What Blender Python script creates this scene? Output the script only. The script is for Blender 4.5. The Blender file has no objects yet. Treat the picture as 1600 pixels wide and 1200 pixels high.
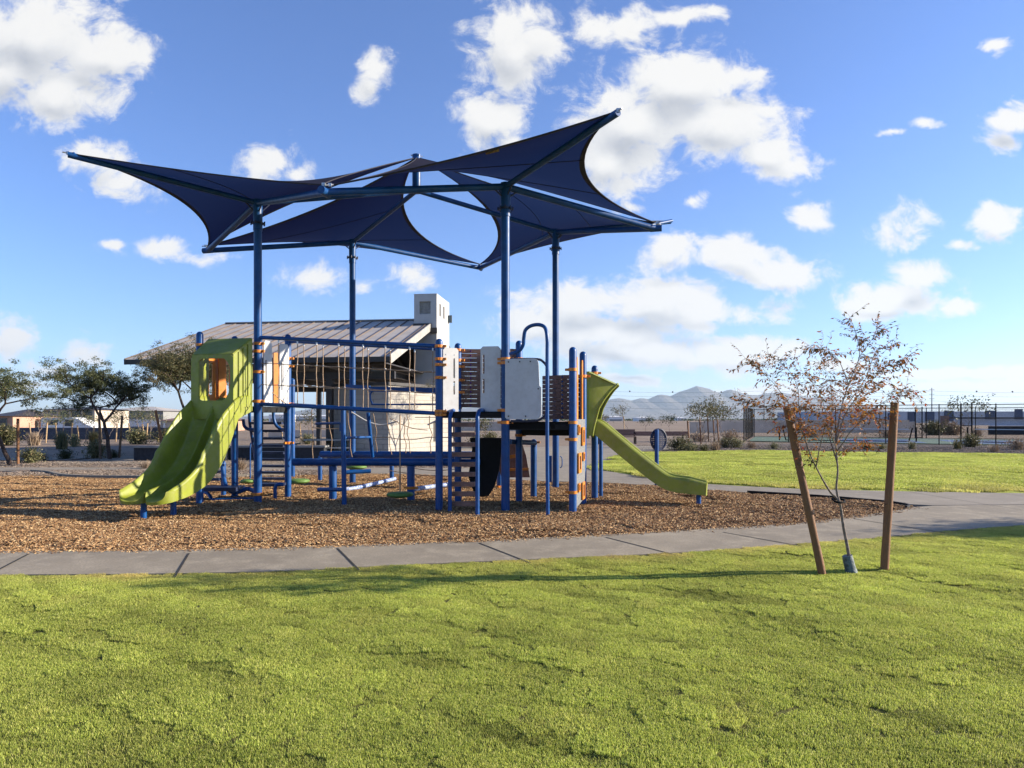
import bpy, math, random
import numpy as np
from mathutils import Vector, Matrix, noise
R = math.radians
random.seed(11)
rng = np.random.default_rng(11)
S = bpy.context.scene
C = S.collection

# ------------------------------------------------------------------ camera, light, exposure
FPX, HZ, EYE = 1066.67, 655.0, 1.6
cam = bpy.data.cameras.new('camera')
cam.lens, cam.sensor_width, cam.sensor_fit = 24.0, 36.0, 'HORIZONTAL'
cam.shift_y = (HZ - 600.0) / 1600.0
cam.clip_start, cam.clip_end = 0.05, 60000
camo = bpy.data.objects.new('camera', cam)
C.objects.link(camo)
camo.location = (0, 0, EYE)
camo.rotation_euler = (R(90), 0, 0)
S.camera = camo
S.view_settings.view_transform = 'Standard'
S.view_settings.look = 'None'
S.view_settings.exposure = 1.30
S.view_settings.gamma = 1.0
S.cycles.max_bounces = 6
S.cycles.diffuse_bounces = 3
S.cycles.transparent_max_bounces = 12
S.cycles.use_denoising = True
SUN_EL, SUN_AZ = 20.0, 3.5        # azimuth: degrees from +X towards +Y
sd = Vector((math.cos(R(SUN_EL)) * math.cos(R(SUN_AZ)), math.cos(R(SUN_EL)) * math.sin(R(SUN_AZ)), math.sin(R(SUN_EL))))
sun = bpy.data.lights.new('sun', 'SUN')
sun.energy, sun.angle, sun.color = 5.0, R(0.5), (1.0, 0.89, 0.72)
suno = bpy.data.objects.new('sun', sun)
C.objects.link(suno)
suno.rotation_euler = sd.to_track_quat('Z', 'Y').to_euler()

W = bpy.data.worlds.new('World')
S.world = W
W.use_nodes = True


class NT:
    """terse node-tree writer"""
    def __init__(s, tree):
        s.t = tree
    def n(s, typ, **kw):
        nd = s.t.nodes.new(typ)
        for k, v in kw.items():
            setattr(nd, k, v)
        return nd
    def put(s, sock, v):
        if v is None:
            return
        if hasattr(v, 'is_linked') or isinstance(v, bpy.types.NodeSocket):
            s.t.links.new(v, sock)
        else:
            sock.default_value = v
    def m(s, op, a, b=None, c=None, clamp=False):
        nd = s.n('ShaderNodeMath', operation=op, use_clamp=clamp)
        for i, v in enumerate((a, b, c)):
            s.put(nd.inputs[i], v)
        return nd.outputs[0]
    def v(s, op, a, b=None, c=None):
        nd = s.n('ShaderNodeVectorMath', operation=op)
        s.put(nd.inputs[0], a)
        if b is not None:
            s.put(nd.inputs[1], b)
        if c is not None:
            s.put(nd.inputs[2], c)
        return nd.outputs['Value'] if op in ('LENGTH', 'DOT_PRODUCT') else nd.outputs[0]
    def noise(s, vec, scale, detail=4, rough=0.5, dist=0.0):
        nd = s.n('ShaderNodeTexNoise')
        s.put(nd.inputs['Vector'], vec)
        nd.inputs['Scale'].default_value = scale
        nd.inputs['Detail'].default_value = detail
        nd.inputs['Roughness'].default_value = rough
        nd.inputs['Distortion'].default_value = dist
        return nd.outputs[0]
    def mr(s, x, a, b, c=0.0, d=1.0, smooth=True):
        nd = s.n('ShaderNodeMapRange', interpolation_type='SMOOTHSTEP' if smooth else 'LINEAR')
        s.put(nd.inputs[0], x)
        for i, q in enumerate((a, b, c, d)):
            s.put(nd.inputs[i + 1], q)
        return nd.outputs[0]
    def mix(s, f, a, b, typ='MIX'):
        nd = s.n('ShaderNodeMix', data_type='RGBA', blend_type=typ)
        s.put(nd.inputs['Factor'], f)
        s.put(nd.inputs[6], a if hasattr(a, 'node') else (*a[:3], 1))
        s.put(nd.inputs[7], b if hasattr(b, 'node') else (*b[:3], 1))
        return nd.outputs[2]
    def ramp(s, f, stops):
        nd = s.n('ShaderNodeValToRGB')
        e = nd.color_ramp.elements
        while len(e) < len(stops):
            e.new(0.5)
        for k, (p, c) in enumerate(stops):
            e[k].position = p
            e[k].color = (*c, 1)
        s.put(nd.inputs[0], f)
        return nd.outputs[0]


# clouds: (px, py, rx, ry) read as directions of the sky
BL = [(50, 55, 160, 90), (155, 85, 85, 60), (95, 150, 110, 55), (10, 110, 100, 80), (205, 85, 50, 30),
      (150, 246, 62, 30), (185, 285, 50, 24), (425, 248, 45, 26), (462, 270, 30, 16), (588, 110, 22, 26), (572, 140, 18, 24),
      (800, 80, 78, 85), (770, 190, 62, 60), (835, 60, 50, 50), (800, 230, 45, 25), (930, 40, 34, 30), (985, 48, 48, 32),
      (1065, 130, 110, 75), (990, 190, 120, 90), (1125, 195, 115, 65), (1205, 235, 62, 48), (950, 250, 80, 60), (975, 290, 30, 25),
      (1180, 118, 36, 16), (1155, 125, 45, 20), (1230, 262, 40, 26), (1560, 75, 22, 13), (1585, 180, 55, 30), (1568, 215, 34, 20), (1070, 22, 50, 14),
      (1408, 352, 46, 30), (1562, 350, 52, 32), (1268, 345, 28, 17), (1500, 382, 18, 10), (1080, 310, 22, 15),
      (1050, 395, 62, 40), (1145, 400, 90, 38), (1210, 425, 100, 30), (915, 470, 140, 36), (1020, 470, 150, 42),
      (1090, 490, 110, 36), (850, 505, 90, 45), (950, 520, 160, 40), (1218, 478, 32, 20), (1000, 550, 190, 32), (1150, 556, 150, 34),
      (1400, 462, 95, 34), (1440, 430, 55, 30), (1370, 480, 62, 22), (245, 388, 48, 16), (315, 400, 42, 11), (180, 382, 24, 9),
      (490, 430, 42, 22), (642, 430, 36, 20), (572, 442, 18, 12), (18, 530, 34, 28), (130, 552, 42, 20), (70, 578, 36, 14),
      (985, 594, 60, 12), (1500, 582, 130, 12), (1530, 605, 170, 14), (1240, 612, 140, 10), (1440, 190, 24, 8), (1395, 205, 20, 6),
      (660, 560, 40, 12), (40, 600, 60, 10), (1300, 570, 60, 12), (985, 325, 22, 10), (250, 560, 40, 10), (1490, 480, 30, 10)]
grp = bpy.data.node_groups.new('cloud_field', 'ShaderNodeTree')
grp.interface.new_socket(name='UV', in_out='INPUT', socket_type='NodeSocketVector')
grp.interface.new_socket(name='F', in_out='OUTPUT', socket_type='NodeSocketFloat')
grp.interface.new_socket(name='A', in_out='OUTPUT', socket_type='NodeSocketFloat')
g = NT(grp)
gi, go = g.n('NodeGroupInput'), g.n('NodeGroupOutput')
uv = gi.outputs[0]
warp = g.n('ShaderNodeTexNoise')
g.put(warp.inputs['Vector'], uv)
warp.inputs['Scale'].default_value = 11.0
warp.inputs['Detail'].default_value = 7
wv = g.v('SCALE', g.v('SUBTRACT', warp.outputs[1], (0.5, 0.5, 0.5)))
wv.node.inputs['Scale'].default_value = 0.040
uvw = g.v('ADD', uv, wv)
acc = None
for (px, py, rx, ry) in BL:
    u_, v_ = (px - 800) / FPX, (HZ - py) / FPX
    d = g.v('MULTIPLY', g.v('SUBTRACT', uvw, (u_, v_, 0)), (FPX / rx, FPX / ry, 0))
    f = g.m('SUBTRACT', 1.0, g.v('LENGTH', d))
    if rx < 52:      # small clouds: ragged, half dissolved
        f = g.m('MULTIPLY', g.m('ADD', f, 0.22), 0.55)
    acc = f if acc is None else g.m('SMOOTH_MAX', acc, f, 0.25)
nz = g.noise(g.v('MULTIPLY', uv, (1.0, 1.25, 1.0)), 17.0, 12, 0.66, 0.35)
nz2 = g.noise(uv, 5.0, 3, 0.5)
tot = g.m('ADD', acc, g.m('MULTIPLY', g.m('SUBTRACT', nz, 0.50), 2.3))
tot = g.m('ADD', tot, g.m('MULTIPLY', g.m('SUBTRACT', nz2, 0.5), 0.6))
g.put(go.inputs[0], tot)
g.put(go.inputs[1], g.m('ADD', acc, g.m('MULTIPLY', g.m('SUBTRACT', nz2, 0.5), 0.6)))

w = NT(W.node_tree)
W.node_tree.nodes.clear()
sky = w.n('ShaderNodeTexSky', sky_type='NISHITA', sun_disc=False)
sky.sun_elevation = R(SUN_EL)
sky.sun_rotation = R(90 - SUN_AZ)
sky.air_density, sky.dust_density, sky.ozone_density, sky.altitude = 1.0, 0.5, 3.2, 350
tc = w.n('ShaderNodeTexCoord')
sx = w.n('ShaderNodeSeparateXYZ')
w.put(sx.inputs[0], tc.outputs['Generated'])
yy = w.m('MAXIMUM', sx.outputs[1], 0.02)
cx_ = w.n('ShaderNodeCombineXYZ')
w.put(cx_.inputs[0], w.m('DIVIDE', sx.outputs[0], yy))
w.put(cx_.inputs[1], w.m('DIVIDE', sx.outputs[2], yy))
uv0 = cx_.outputs[0]
def field(vec):
    nd = w.n('ShaderNodeGroup')
    nd.node_tree = grp
    w.put(nd.inputs[0], vec)
    return nd.outputs[0], nd.outputs[1]
f0, s0 = field(uv0)
f1, s1 = field(w.v('ADD', uv0, (0.012, 0.034, 0)))
alpha = w.mr(f0, -0.10, 0.52)
rise = w.mr(w.m('SUBTRACT', s1, s0), -0.30, 0.42)
crisp = w.mr(w.m('SUBTRACT', f1, f0), -0.5, 0.9)
shade = w.m('MULTIPLY', w.m('ADD', w.m('MULTIPLY', rise, 0.7), w.m('MULTIPLY', crisp, 0.3)), w.mr(s0, 0.0, 0.75), clamp=True)
lit = w.m('SUBTRACT', 1.0, w.m('MULTIPLY', shade, 0.42))
ccol = w.mix(shade, (1.0, 0.985, 0.955), (0.86, 0.91, 1.0))
CLOUD = 5.5
cv = w.v('SCALE', ccol)
w.put(cv.node.inputs['Scale'], w.m('MULTIPLY', lit, CLOUD))
front = w.mr(sx.outputs[1], 0.03, 0.2)
a2 = w.m('MULTIPLY', alpha, front)
skyc = w.mix(1.0, sky.outputs[0], (0.86, 1.00, 1.36), 'MULTIPLY')
fin = w.mix(w.m('MULTIPLY', a2, 0.97), skyc, cv)
bg = w.n('ShaderNodeBackground')
w.put(bg.inputs[0], fin)
bg.inputs[1].default_value = 0.072
wo = w.n('ShaderNodeOutputWorld')
w.put(wo.inputs[0], bg.outputs[0])
W.cycles.sampling_method = 'MANUAL'
W.cycles.sample_map_resolution = 512


def P(px, py, Y):
    return Vector(((px - 800) / FPX * Y, Y, EYE + (HZ - py) / FPX * Y))
def G(px, py, z=0.0):
    Y = (EYE - z) * FPX / (py - HZ)
    return Vector(((px - 800) / FPX * Y, Y, z))

# ------------------------------------------------------------------ object helpers
ORG = {}
def props(o, label=None, cat=None, group=None, kind=None):
    for k, v in (('label', label), ('category', cat), ('group', group), ('kind', kind)):
        if v:
            o[k] = v
    return o
def empty(name, loc, label, cat, group=None, rz=0.0):
    o = bpy.data.objects.new(name, None)
    o.empty_display_size = 0.2
    C.objects.link(o)
    o.location = loc
    o.rotation_euler[2] = rz
    ORG[o.name] = Vector(loc)
    return props(o, label, cat, group)
def copy_tree(o, parent=None):
    c = o.copy()
    C.objects.link(c)
    if parent is not None:
        c.parent = parent
    for ch in list(o.children):
        copy_tree(ch, c)
    return c

class MB:
    def __init__(s):
        s.v, s.f, s.sm, s.at = [], [], [], []
    def add(s, vs, fs, smooth=False, a=0.0):
        b = len(s.v)
        s.v += [tuple(q) for q in vs]
        for f in fs:
            s.f.append(tuple(i + b for i in f))
            s.sm.append(smooth)
            s.at.append(a)
    def box(s, c, size, rz=0.0, M=None, a=0.0):
        hx, hy, hz = size[0] / 2, size[1] / 2, size[2] / 2
        m = M if M is not None else Matrix.Rotation(rz, 3, 'Z')
        c = Vector(c)
        vs = [c + m @ Vector((x * hx, y * hy, z * hz)) for x in (-1, 1) for y in (-1, 1) for z in (-1, 1)]
        s.add(vs, [(0, 1, 3, 2), (4, 6, 7, 5), (0, 4, 5, 1), (2, 3, 7, 6), (0, 2, 6, 4), (1, 5, 7, 3)], False, a)
        return s
    def bar(s, p0, p1, w_, h, up=(0, 0, 1), a=0.0):
        p0, p1 = Vector(p0), Vector(p1)
        d = (p1 - p0)
        L = d.length
        d = d.normalized()
        up = Vector(up)
        if abs(d.dot(up)) > 0.98:
            up = Vector((1, 0, 0))
        sd_ = d.cross(up).normalized()
        up = sd_.cross(d)
        M = Matrix((d, sd_, up)).transposed()
        return s.box((p0 + p1) / 2, (L, w_, h), M=M, a=a)
    def tube(s, pts, r, seg=12, caps=True, a=0.0):
        pts = [Vector(p) for p in pts]
        n = len(pts)
        rs = r if isinstance(r, (list, tuple)) else [r] * n
        T = []
        for i in range(n):
            t = pts[min(i + 1, n - 1)] - pts[max(i - 1, 0)]
            T.append(t.normalized() if t.length > 1e-9 else Vector((0, 0, 1)))
        up = Vector((0, 0, 1)) if abs(T[0].z) < 0.9 else Vector((1, 0, 0))
        nrm = T[0].cross(up).normalized()
        rings = []
        for i in range(n):
            nrm = (nrm - T[i] * nrm.dot(T[i]))
            nrm = nrm.normalized() if nrm.length > 1e-6 else T[i].orthogonal().normalized()
            bi = T[i].cross(nrm)
            rings.append([pts[i] + (nrm * math.cos(2 * math.pi * k / seg) + bi * math.sin(2 * math.pi * k / seg)) * rs[i] for k in range(seg)])
        vs = [q for rg in rings for q in rg]
        fs = [(i * seg + k, i * seg + (k + 1) % seg, (i + 1) * seg + (k + 1) % seg, (i + 1) * seg + k) for i in range(n - 1) for k in range(seg)]
        s.add(vs, fs, True, a)
        if caps:
            s.add(rings[0], [tuple(range(seg - 1, -1, -1))], False, a)
            s.add(rings[-1], [tuple(range(seg))], False, a)
        return s
    def lathe(s, c, prof, seg=16, a=0.0):
        c = Vector(c)
        n = len(prof)
        vs = [c + Vector((r * math.cos(2 * math.pi * k / seg), r * math.sin(2 * math.pi * k / seg), z)) for (r, z) in prof for k in range(seg)]
        fs = [(i * seg + k, i * seg + (k + 1) % seg, (i + 1) * seg + (k + 1) % seg, (i + 1) * seg + k) for i in range(n - 1) for k in range(seg)]
        s.add(vs, fs, True, a)
        return s
    def grid(s, fn, nu, nv, smooth=True, flip=False):
        vs = [fn(i / nu, j / nv) for i in range(nu + 1) for j in range(nv + 1)]
        fs = []
        for i in range(nu):
            for j in range(nv):
                q = (i * (nv + 1) + j, (i + 1) * (nv + 1) + j, (i + 1) * (nv + 1) + j + 1, i * (nv + 1) + j + 1)
                fs.append(q[::-1] if flip else q)
        s.add(vs, fs, smooth)
        return s
    def plate(s, o, ax, ay, outer, th, holes=()):
        """flat plate of thickness th (along ax x ay) with real holes"""
        cu = bpy.data.curves.new('tmp', 'CURVE')
        cu.dimensions, cu.fill_mode, cu.extrude = '2D', 'BOTH', th / 2
        for pl in [outer] + list(holes):
            sp = cu.splines.new('POLY')
            sp.points.add(len(pl) - 1)
            for k, (x, y) in enumerate(pl):
                sp.points[k].co = (x, y, 0, 1)
            sp.use_cyclic_u = True
        ob = bpy.data.objects.new('tmp', cu)
        C.objects.link(ob)
        dg = bpy.context.evaluated_depsgraph_get()
        dg.update()
        me = bpy.data.meshes.new_from_object(ob.evaluated_get(dg))
        ax, ay = Vector(ax).normalized(), Vector(ay).normalized()
        az = ax.cross(ay)
        o = Vector(o)
        s.add([o + ax * q.co.x + ay * q.co.y + az * q.co.z for q in me.vertices], [tuple(p.vertices) for p in me.polygons])
        bpy.data.objects.remove(ob)
        bpy.data.curves.remove(cu)
        bpy.data.meshes.remove(me)
        return s
    def each(s, name, mat, parent=None, pad=0.004, **kw):
        """link every separate piece as an object of its own"""
        n = len(s.v)
        par = list(range(n))
        def find(x):
            while par[x] != x:
                par[x] = par[par[x]]
                x = par[x]
            return x
        for f in s.f:
            r0 = find(f[0])
            for i in f[1:]:
                par[find(i)] = r0
        comp = {}
        for i in range(n):
            comp.setdefault(find(i), []).append(i)
        va = np.array(s.v)
        bx = [(r, va[ix].min(0) - pad, va[ix].max(0) + pad) for r, ix in comp.items()]
        for i in range(len(bx)):
            for j in range(i):
                if (bx[i][1] <= bx[j][2]).all() and (bx[j][1] <= bx[i][2]).all():
                    par[find(bx[i][0])] = find(bx[j][0])
        groups = {}
        for k, f in enumerate(s.f):
            groups.setdefault(find(f[0]), []).append(k)
        out = []
        for ks in groups.values():
            q = MB()
            mp = {}
            for k in ks:
                for i in s.f[k]:
                    if i not in mp:
                        mp[i] = len(q.v)
                        q.v.append(s.v[i])
                q.f.append(tuple(mp[i] for i in s.f[k]))
                q.sm.append(s.sm[k])
                q.at.append(s.at[k])
            out.append(q.build(name, mat, parent, **kw))
        return out
    def build(s, name, mat, parent=None, label=None, cat=None, group=None, kind=None):
        me = bpy.data.meshes.new(name)
        org = ORG[parent.name] if parent is not None else Vector((0, 0, 0))
        v = np.array(s.v, dtype=np.float32) - np.array(org, dtype=np.float32)
        me.from_pydata(v.tolist(), [], s.f)
        me.polygons.foreach_set('use_smooth', s.sm)
        if any(s.at):
            at = me.attributes.new('v', 'FLOAT', 'FACE')
            at.data.foreach_set('value', s.at)
        me.materials.append(mat)
        me.update()
        o = bpy.data.objects.new(name, me)
        C.objects.link(o)
        if parent is not None:
            o.parent = parent
        ORG[o.name] = org
        return props(o, label, cat, group, kind)

def npmesh(name, verts, faces, mat, attr=None, smooth=False, link=True):
    """fast mesh from numpy; faces: (n,k) array"""
    me = bpy.data.meshes.new(name)
    n, k = faces.shape
    me.vertices.add(len(verts))
    me.vertices.foreach_set('co', verts.astype(np.float32).ravel())
    me.loops.add(n * k)
    me.loops.foreach_set('vertex_index', faces.astype(np.int32).ravel())
    me.polygons.add(n)
    me.polygons.foreach_set('loop_start', np.arange(0, n * k, k, dtype=np.int32))
    me.polygons.foreach_set('use_smooth', np.full(n, smooth))
    me.update(calc_edges=True)
    if attr is not None:
        a = me.attributes.new('v', 'FLOAT', 'FACE')
        a.data.foreach_set('value', attr.astype(np.float32))
    me.materials.append(mat)
    o = bpy.data.objects.new(name, me)
    if link:
        C.objects.link(o)
    return o

def cat_rom(pts, n=6):
    pts = [Vector(p) for p in pts]
    q = [pts[0] * 2 - pts[1]] + pts + [pts[-1] * 2 - pts[-2]]
    out = []
    for i in range(1, len(q) - 2):
        for k in range(n):
            t = k / n
            a, b, c, d = q[i - 1], q[i], q[i + 1], q[i + 2]
            out.append(0.5 * ((2 * b) + (c - a) * t + (2 * a - 5 * b + 4 * c - d) * t * t + (3 * b - a - 3 * c + d) * t ** 3))
    out.append(pts[-1])
    return out
def rrect(x0, y0, x1, y1, r, n=5):
    out = []
    for cx, cy, a0 in ((x1 - r, y1 - r, 0), (x0 + r, y1 - r, 90), (x0 + r, y0 + r, 180), (x1 - r, y0 + r, 270)):
        for k in range(n + 1):
            a = R(a0 + 90 * k / n)
            out.append((cx + r * math.cos(a), cy + r * math.sin(a)))
    return out
def lerp(a, b, t):
    return a + (b - a) * t

# ------------------------------------------------------------------ materials
def pbr(name, col, rough=0.6, var=0.12, scale=8.0, bump=0.0, bscale=60.0, spec=0.5, metal=0.0, col2=None, dust=0.0, coat=0.0, sheen=0.0):
    m = bpy.data.materials.new(name)
    m.use_nodes = True
    t = NT(m.node_tree)
    b = m.node_tree.nodes['Principled BSDF']
    tc = t.n('ShaderNodeTexCoord').outputs['Object']
    n1 = t.noise(tc, scale, 6, 0.6)
    c2 = col2 or tuple(q * (1 - var * 2) for q in col)
    c1 = col if col2 else tuple(min(1, q * (1 + var)) for q in col)
    c = t.mix(t.mr(n1, 0.3, 0.7), c1, c2)
    if dust:
        geo = t.n('ShaderNodeNewGeometry')
        sp = t.n('ShaderNodeSeparateXYZ')
        t.put(sp.inputs[0], geo.outputs['Position'])
        f = t.m('MULTIPLY', t.mr(t.noise(tc, 14, 5, 0.65), 0.42, 0.75), dust)
        c = t.mix(f, c, (0.30, 0.24, 0.18))
    t.put(b.inputs['Base Color'], c)
    t.put(b.inputs['Roughness'], t.mr(t.noise(tc, scale * 3, 4, 0.6), 0.2, 0.8, max(0, rough - 0.07), min(1, rough + 0.1)))
    b.inputs['Specular IOR Level'].default_value = spec
    b.inputs['Metallic'].default_value = metal
    b.inputs['Coat Weight'].default_value = coat
    if bump:
        bp = t.n('ShaderNodeBump')
        bp.inputs['Strength'].default_value = 1.0
        bp.inputs['Distance'].default_value = bump
        t.put(bp.inputs['Height'], t.noise(tc, bscale, 6, 0.6))
        t.put(b.inputs['Normal'], bp.outputs[0])
    return m

def leafmat(name, stops, trans=0.35, tint=None, attr='v', rough=0.5, inst=False):
    m = bpy.data.materials.new(name)
    m.use_nodes = True
    t = NT(m.node_tree)
    b = m.node_tree.nodes['Principled BSDF']
    out = m.node_tree.nodes['Material Output']
    a = t.n('ShaderNodeAttribute', attribute_name=attr, attribute_type='GEOMETRY')
    col = t.ramp(a.outputs['Fac'], stops)
    if inst:
        ai = t.n('ShaderNodeAttribute', attribute_name='dry', attribute_type='INSTANCER')
        col = t.mix(ai.outputs['Fac'], col, inst)
        al = t.n('ShaderNodeAttribute', attribute_name='lum', attribute_type='INSTANCER')
        sc = t.v('SCALE', col)
        t.put(sc.node.inputs['Scale'], al.outputs['Fac'])
        col = sc
    t.put(b.inputs['Base Color'], col)
    b.inputs['Roughness'].default_value = rough
    b.inputs['Specular IOR Level'].default_value = 0.3
    tr = t.n('ShaderNodeBsdfTranslucent')
    t.put(tr.inputs[0], col)
    mx = t.n('ShaderNodeMixShader')
    mx.inputs[0].default_value = trans
    t.put(mx.inputs[1], b.outputs[0])
    t.put(mx.inputs[2], tr.outputs[0])
    t.put(out.inputs[0], mx.outputs[0])
    return m

M = {}
M['blue'] = pbr('blue_paint', (0.001, 0.056, 0.215), 0.38, 0.10, 5, dust=0.05, spec=0.35)
M['blue_shade'] = pbr('navy_frame_paint', (0.003, 0.052, 0.19), 0.40, 0.12, 5, dust=0.03, spec=0.3)
M['blue_dark'] = pbr('navy_coated_steel', (0.008, 0.018, 0.06), 0.5, 0.15, 8, dust=0.12)
M['lime'] = pbr('lime_plastic', (0.215, 0.245, 0.018), 0.45, 0.09, 3, bump=0.0006, bscale=220, dust=0.22)
M['orange'] = pbr('orange_plastic', (0.58, 0.19, 0.015), 0.4, 0.06, 6, dust=0.08)
M['white'] = pbr('white_plastic', (0.50, 0.50, 0.51), 0.45, 0.05, 3, dust=0.20)
M['brown'] = pbr('brown_composite', (0.19, 0.098, 0.072), 0.6, 0.15, 12, bump=0.001, bscale=160, dust=0.15)
M['black'] = pbr('black_steel', (0.008, 0.008, 0.009), 0.8, 0.1, 8, spec=0.1)
M['blackplastic'] = pbr('black_plastic', (0.008, 0.008, 0.009), 0.65, 0.1, 8, spec=0.25)
M['greywall'] = pbr('grey_climb_wall', (0.16, 0.165, 0.17), 0.8, 0.2, 40, bump=0.003, bscale=50)
M['rope'] = pbr('tan_rope', (0.36, 0.25, 0.17), 0.85, 0.2, 60, bump=0.002, bscale=300)
M['green'] = pbr('green_rubber', (0.10, 0.20, 0.03), 0.6, 0.15, 10, dust=0.15)
M['purple'] = pbr('purple_plastic', (0.10, 0.02, 0.16), 0.45)
M['silver'] = pbr('galvanised_fittings', (0.5, 0.5, 0.52), 0.35, 0.1, 20, metal=0.8)
M['speckle'] = pbr('worn_blue_paint', (0.45, 0.50, 0.62), 0.5, 0.1, 26, col2=(0.02, 0.08, 0.30))
M['wood'] = pbr('lodgepole_wood', (0.20, 0.088, 0.034), 0.75, 0.25, 14, bump=0.003, bscale=30, col2=(0.16, 0.075, 0.035))
M['wooddark'] = pbr('weathered_stake', (0.14, 0.085, 0.05), 0.8, 0.25, 14)
M['woodpale'] = pbr('pale_stake', (0.42, 0.28, 0.15), 0.8, 0.2, 14)
M['bark'] = pbr('young_bark', (0.20, 0.155, 0.13), 0.85, 0.25, 40, bump=0.002, bscale=80)
M['barkdark'] = pbr('mesquite_bark', (0.055, 0.035, 0.027), 0.9, 0.3, 12, bump=0.01, bscale=20)
M['guard'] = pbr('grey_trunk_guard', (0.085, 0.12, 0.14), 0.6, 0.3, 30, bump=0.01, bscale=40)
M['stucco'] = pbr('white_stucco', (0.42, 0.41, 0.40), 0.9, 0.03, 3, bump=0.003, bscale=120)
M['stuccotan'] = pbr('tan_stucco', (0.46, 0.39, 0.32), 0.9, 0.08, 1)
M['roofmetal'] = pbr('standing_seam_roof', (0.40, 0.36, 0.32), 0.65, 0.08, 1.2, spec=0.25)
M['seam'] = pbr('roof_seam', (0.13, 0.10, 0.085), 0.6, 0.08, 1.2, spec=0.25)
M['darktrim'] = pbr('dark_bronze_trim', (0.030, 0.024, 0.022), 0.5, 0.15, 4)
M['fasciatan'] = pbr('rake_fascia', (0.30, 0.29, 0.27), 0.6, 0.1, 4)
M['charcoal'] = pbr('charcoal_block', (0.022, 0.026, 0.035), 0.9, 0.2, 9, bump=0.003, bscale=40)
M['capgrey'] = pbr('concrete_cap', (0.22, 0.22, 0.22), 0.8, 0.1, 5)
M['ventgrey'] = pbr('vent_grey', (0.36, 0.355, 0.35), 0.8)
M['dirtwall'] = pbr('pale_dirt_tan', (0.52, 0.43, 0.34), 0.9, 0.08, 0.5)
M['navybldg'] = pbr('navy_cladding', (0.012, 0.035, 0.10), 0.6, 0.1, 0.2)
M['palebldg'] = pbr('pale_cladding', (0.40, 0.44, 0.50), 0.7, 0.06, 0.1)
M['whitepaint'] = pbr('white_paint', (0.68, 0.68, 0.68), 0.6, 0.05, 1)
M['coral'] = pbr('orange_house_wrap', (0.40, 0.24, 0.17), 0.8, 0.1, 1)
M['courtgreen'] = pbr('court_green', (0.075, 0.13, 0.085), 0.8, 0.08, 1.5)
M['courtblue'] = pbr('court_blue', (0.045, 0.10, 0.22), 0.8, 0.08, 1.5)
M['glass'] = pbr('dark_glass', (0.02, 0.03, 0.045), 0.1, 0.05, 3)
M['birdred'] = pbr('marker_ball', (0.03, 0.02, 0.02), 0.6)

def sailmat():
    m = bpy.data.materials.new('navy_shade_cloth')
    m.use_nodes = True
    t = NT(m.node_tree)
    b = m.node_tree.nodes['Principled BSDF']
    out = m.node_tree.nodes['Material Output']
    tc = t.n('ShaderNodeTexCoord').outputs['Object']
    wv_ = t.noise(tc, 900, 1, 0.5)
    n1 = t.noise(tc, 1.5, 5, 0.6)
    c = t.mix(t.m('ADD', t.m('MULTIPLY', n1, 0.7), t.m('MULTIPLY', wv_, 0.3)), (0.014, 0.013, 0.032), (0.022, 0.018, 0.034))
    t.put(b.inputs['Base Color'], c)
    b.inputs['Roughness'].default_value = 0.85
    b.inputs['Specular IOR Level'].default_value = 0.2
    tr = t.n('ShaderNodeBsdfTranslucent')
    t.put(tr.inputs[0], t.mix(n1, (0.009, 0.026, 0.095), (0.012, 0.031, 0.105)))
    mx = t.n('ShaderNodeMixShader')
    mx.inputs[0].default_value = 0.38
    t.put(mx.inputs[1], b.outputs[0])
    t.put(mx.inputs[2], tr.outputs[0])
    t.put(out.inputs[0], mx.outputs[0])
    return m
M['sail'] = sailmat()
M['hem'] = pbr('black_hem', (0.020, 0.018, 0.028), 0.85)

def groundmat(name, cols, scales, bump=0.02, rough=0.95, joints=None):
    m = bpy.data.materials.new(name)
    m.use_nodes = True
    t = NT(m.node_tree)
    b = m.node_tree.nodes['Principled BSDF']
    tc = t.n('ShaderNodeNewGeometry').outputs['Position']
    nA = t.noise(tc, scales[0], 6, 0.6)
    nB = t.noise(tc, scales[1], 6, 0.65)
    nC = t.noise(tc, scales[2], 3, 0.6)
    c = t.mix(t.mr(nA, 0.35, 0.65), cols[0], cols[1])
    c = t.mix(t.mr(nB, 0.45, 0.7), c, cols[2])
    c = t.mix(t.mr(nC, 0.35, 0.7, 0.0, 0.6), c, cols[3])
    t.put(b.inputs['Base Color'], c)
    b.inputs['Roughness'].default_value = rough
    b.inputs['Specular IOR Level'].default_value = 0.2
    bp = t.n('ShaderNodeBump')
    bp.inputs['Distance'].default_value = bump
    t.put(bp.inputs['Height'], t.m('ADD', nB, nC))
    t.put(b.inputs['Normal'], bp.outputs[0])
    return m
M['dirt'] = groundmat('desert_ground', [(0.27, 0.205, 0.15), (0.20, 0.15, 0.11), (0.33, 0.26, 0.20), (0.12, 0.09, 0.07)], (0.05, 0.9, 14), 0.03)
M['gravel'] = groundmat('decomposed_gravel', [(0.22, 0.165, 0.125), (0.28, 0.215, 0.165), (0.17, 0.125, 0.095), (0.10, 0.075, 0.06)], (0.4, 6, 34), 0.03)
M['darkgravel'] = groundmat('dark_gravel', [(0.13, 0.105, 0.09), (0.17, 0.14, 0.12), (0.10, 0.08, 0.07), (0.05, 0.045, 0.04)], (0.4, 6, 26), 0.03)
M['concrete'] = groundmat('brushed_concrete', [(0.30, 0.256, 0.192), (0.225, 0.192, 0.146), (0.35, 0.30, 0.225), (0.165, 0.141, 0.108)], (0.8, 3.4, 48), 0.0015, 0.85)
M['concrete2'] = groundmat('worn_grey_concrete', [(0.275, 0.239, 0.192), (0.215, 0.187, 0.151), (0.315, 0.274, 0.218), (0.165, 0.144, 0.118)], (0.5, 2.6, 48), 0.0015, 0.85)
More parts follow.
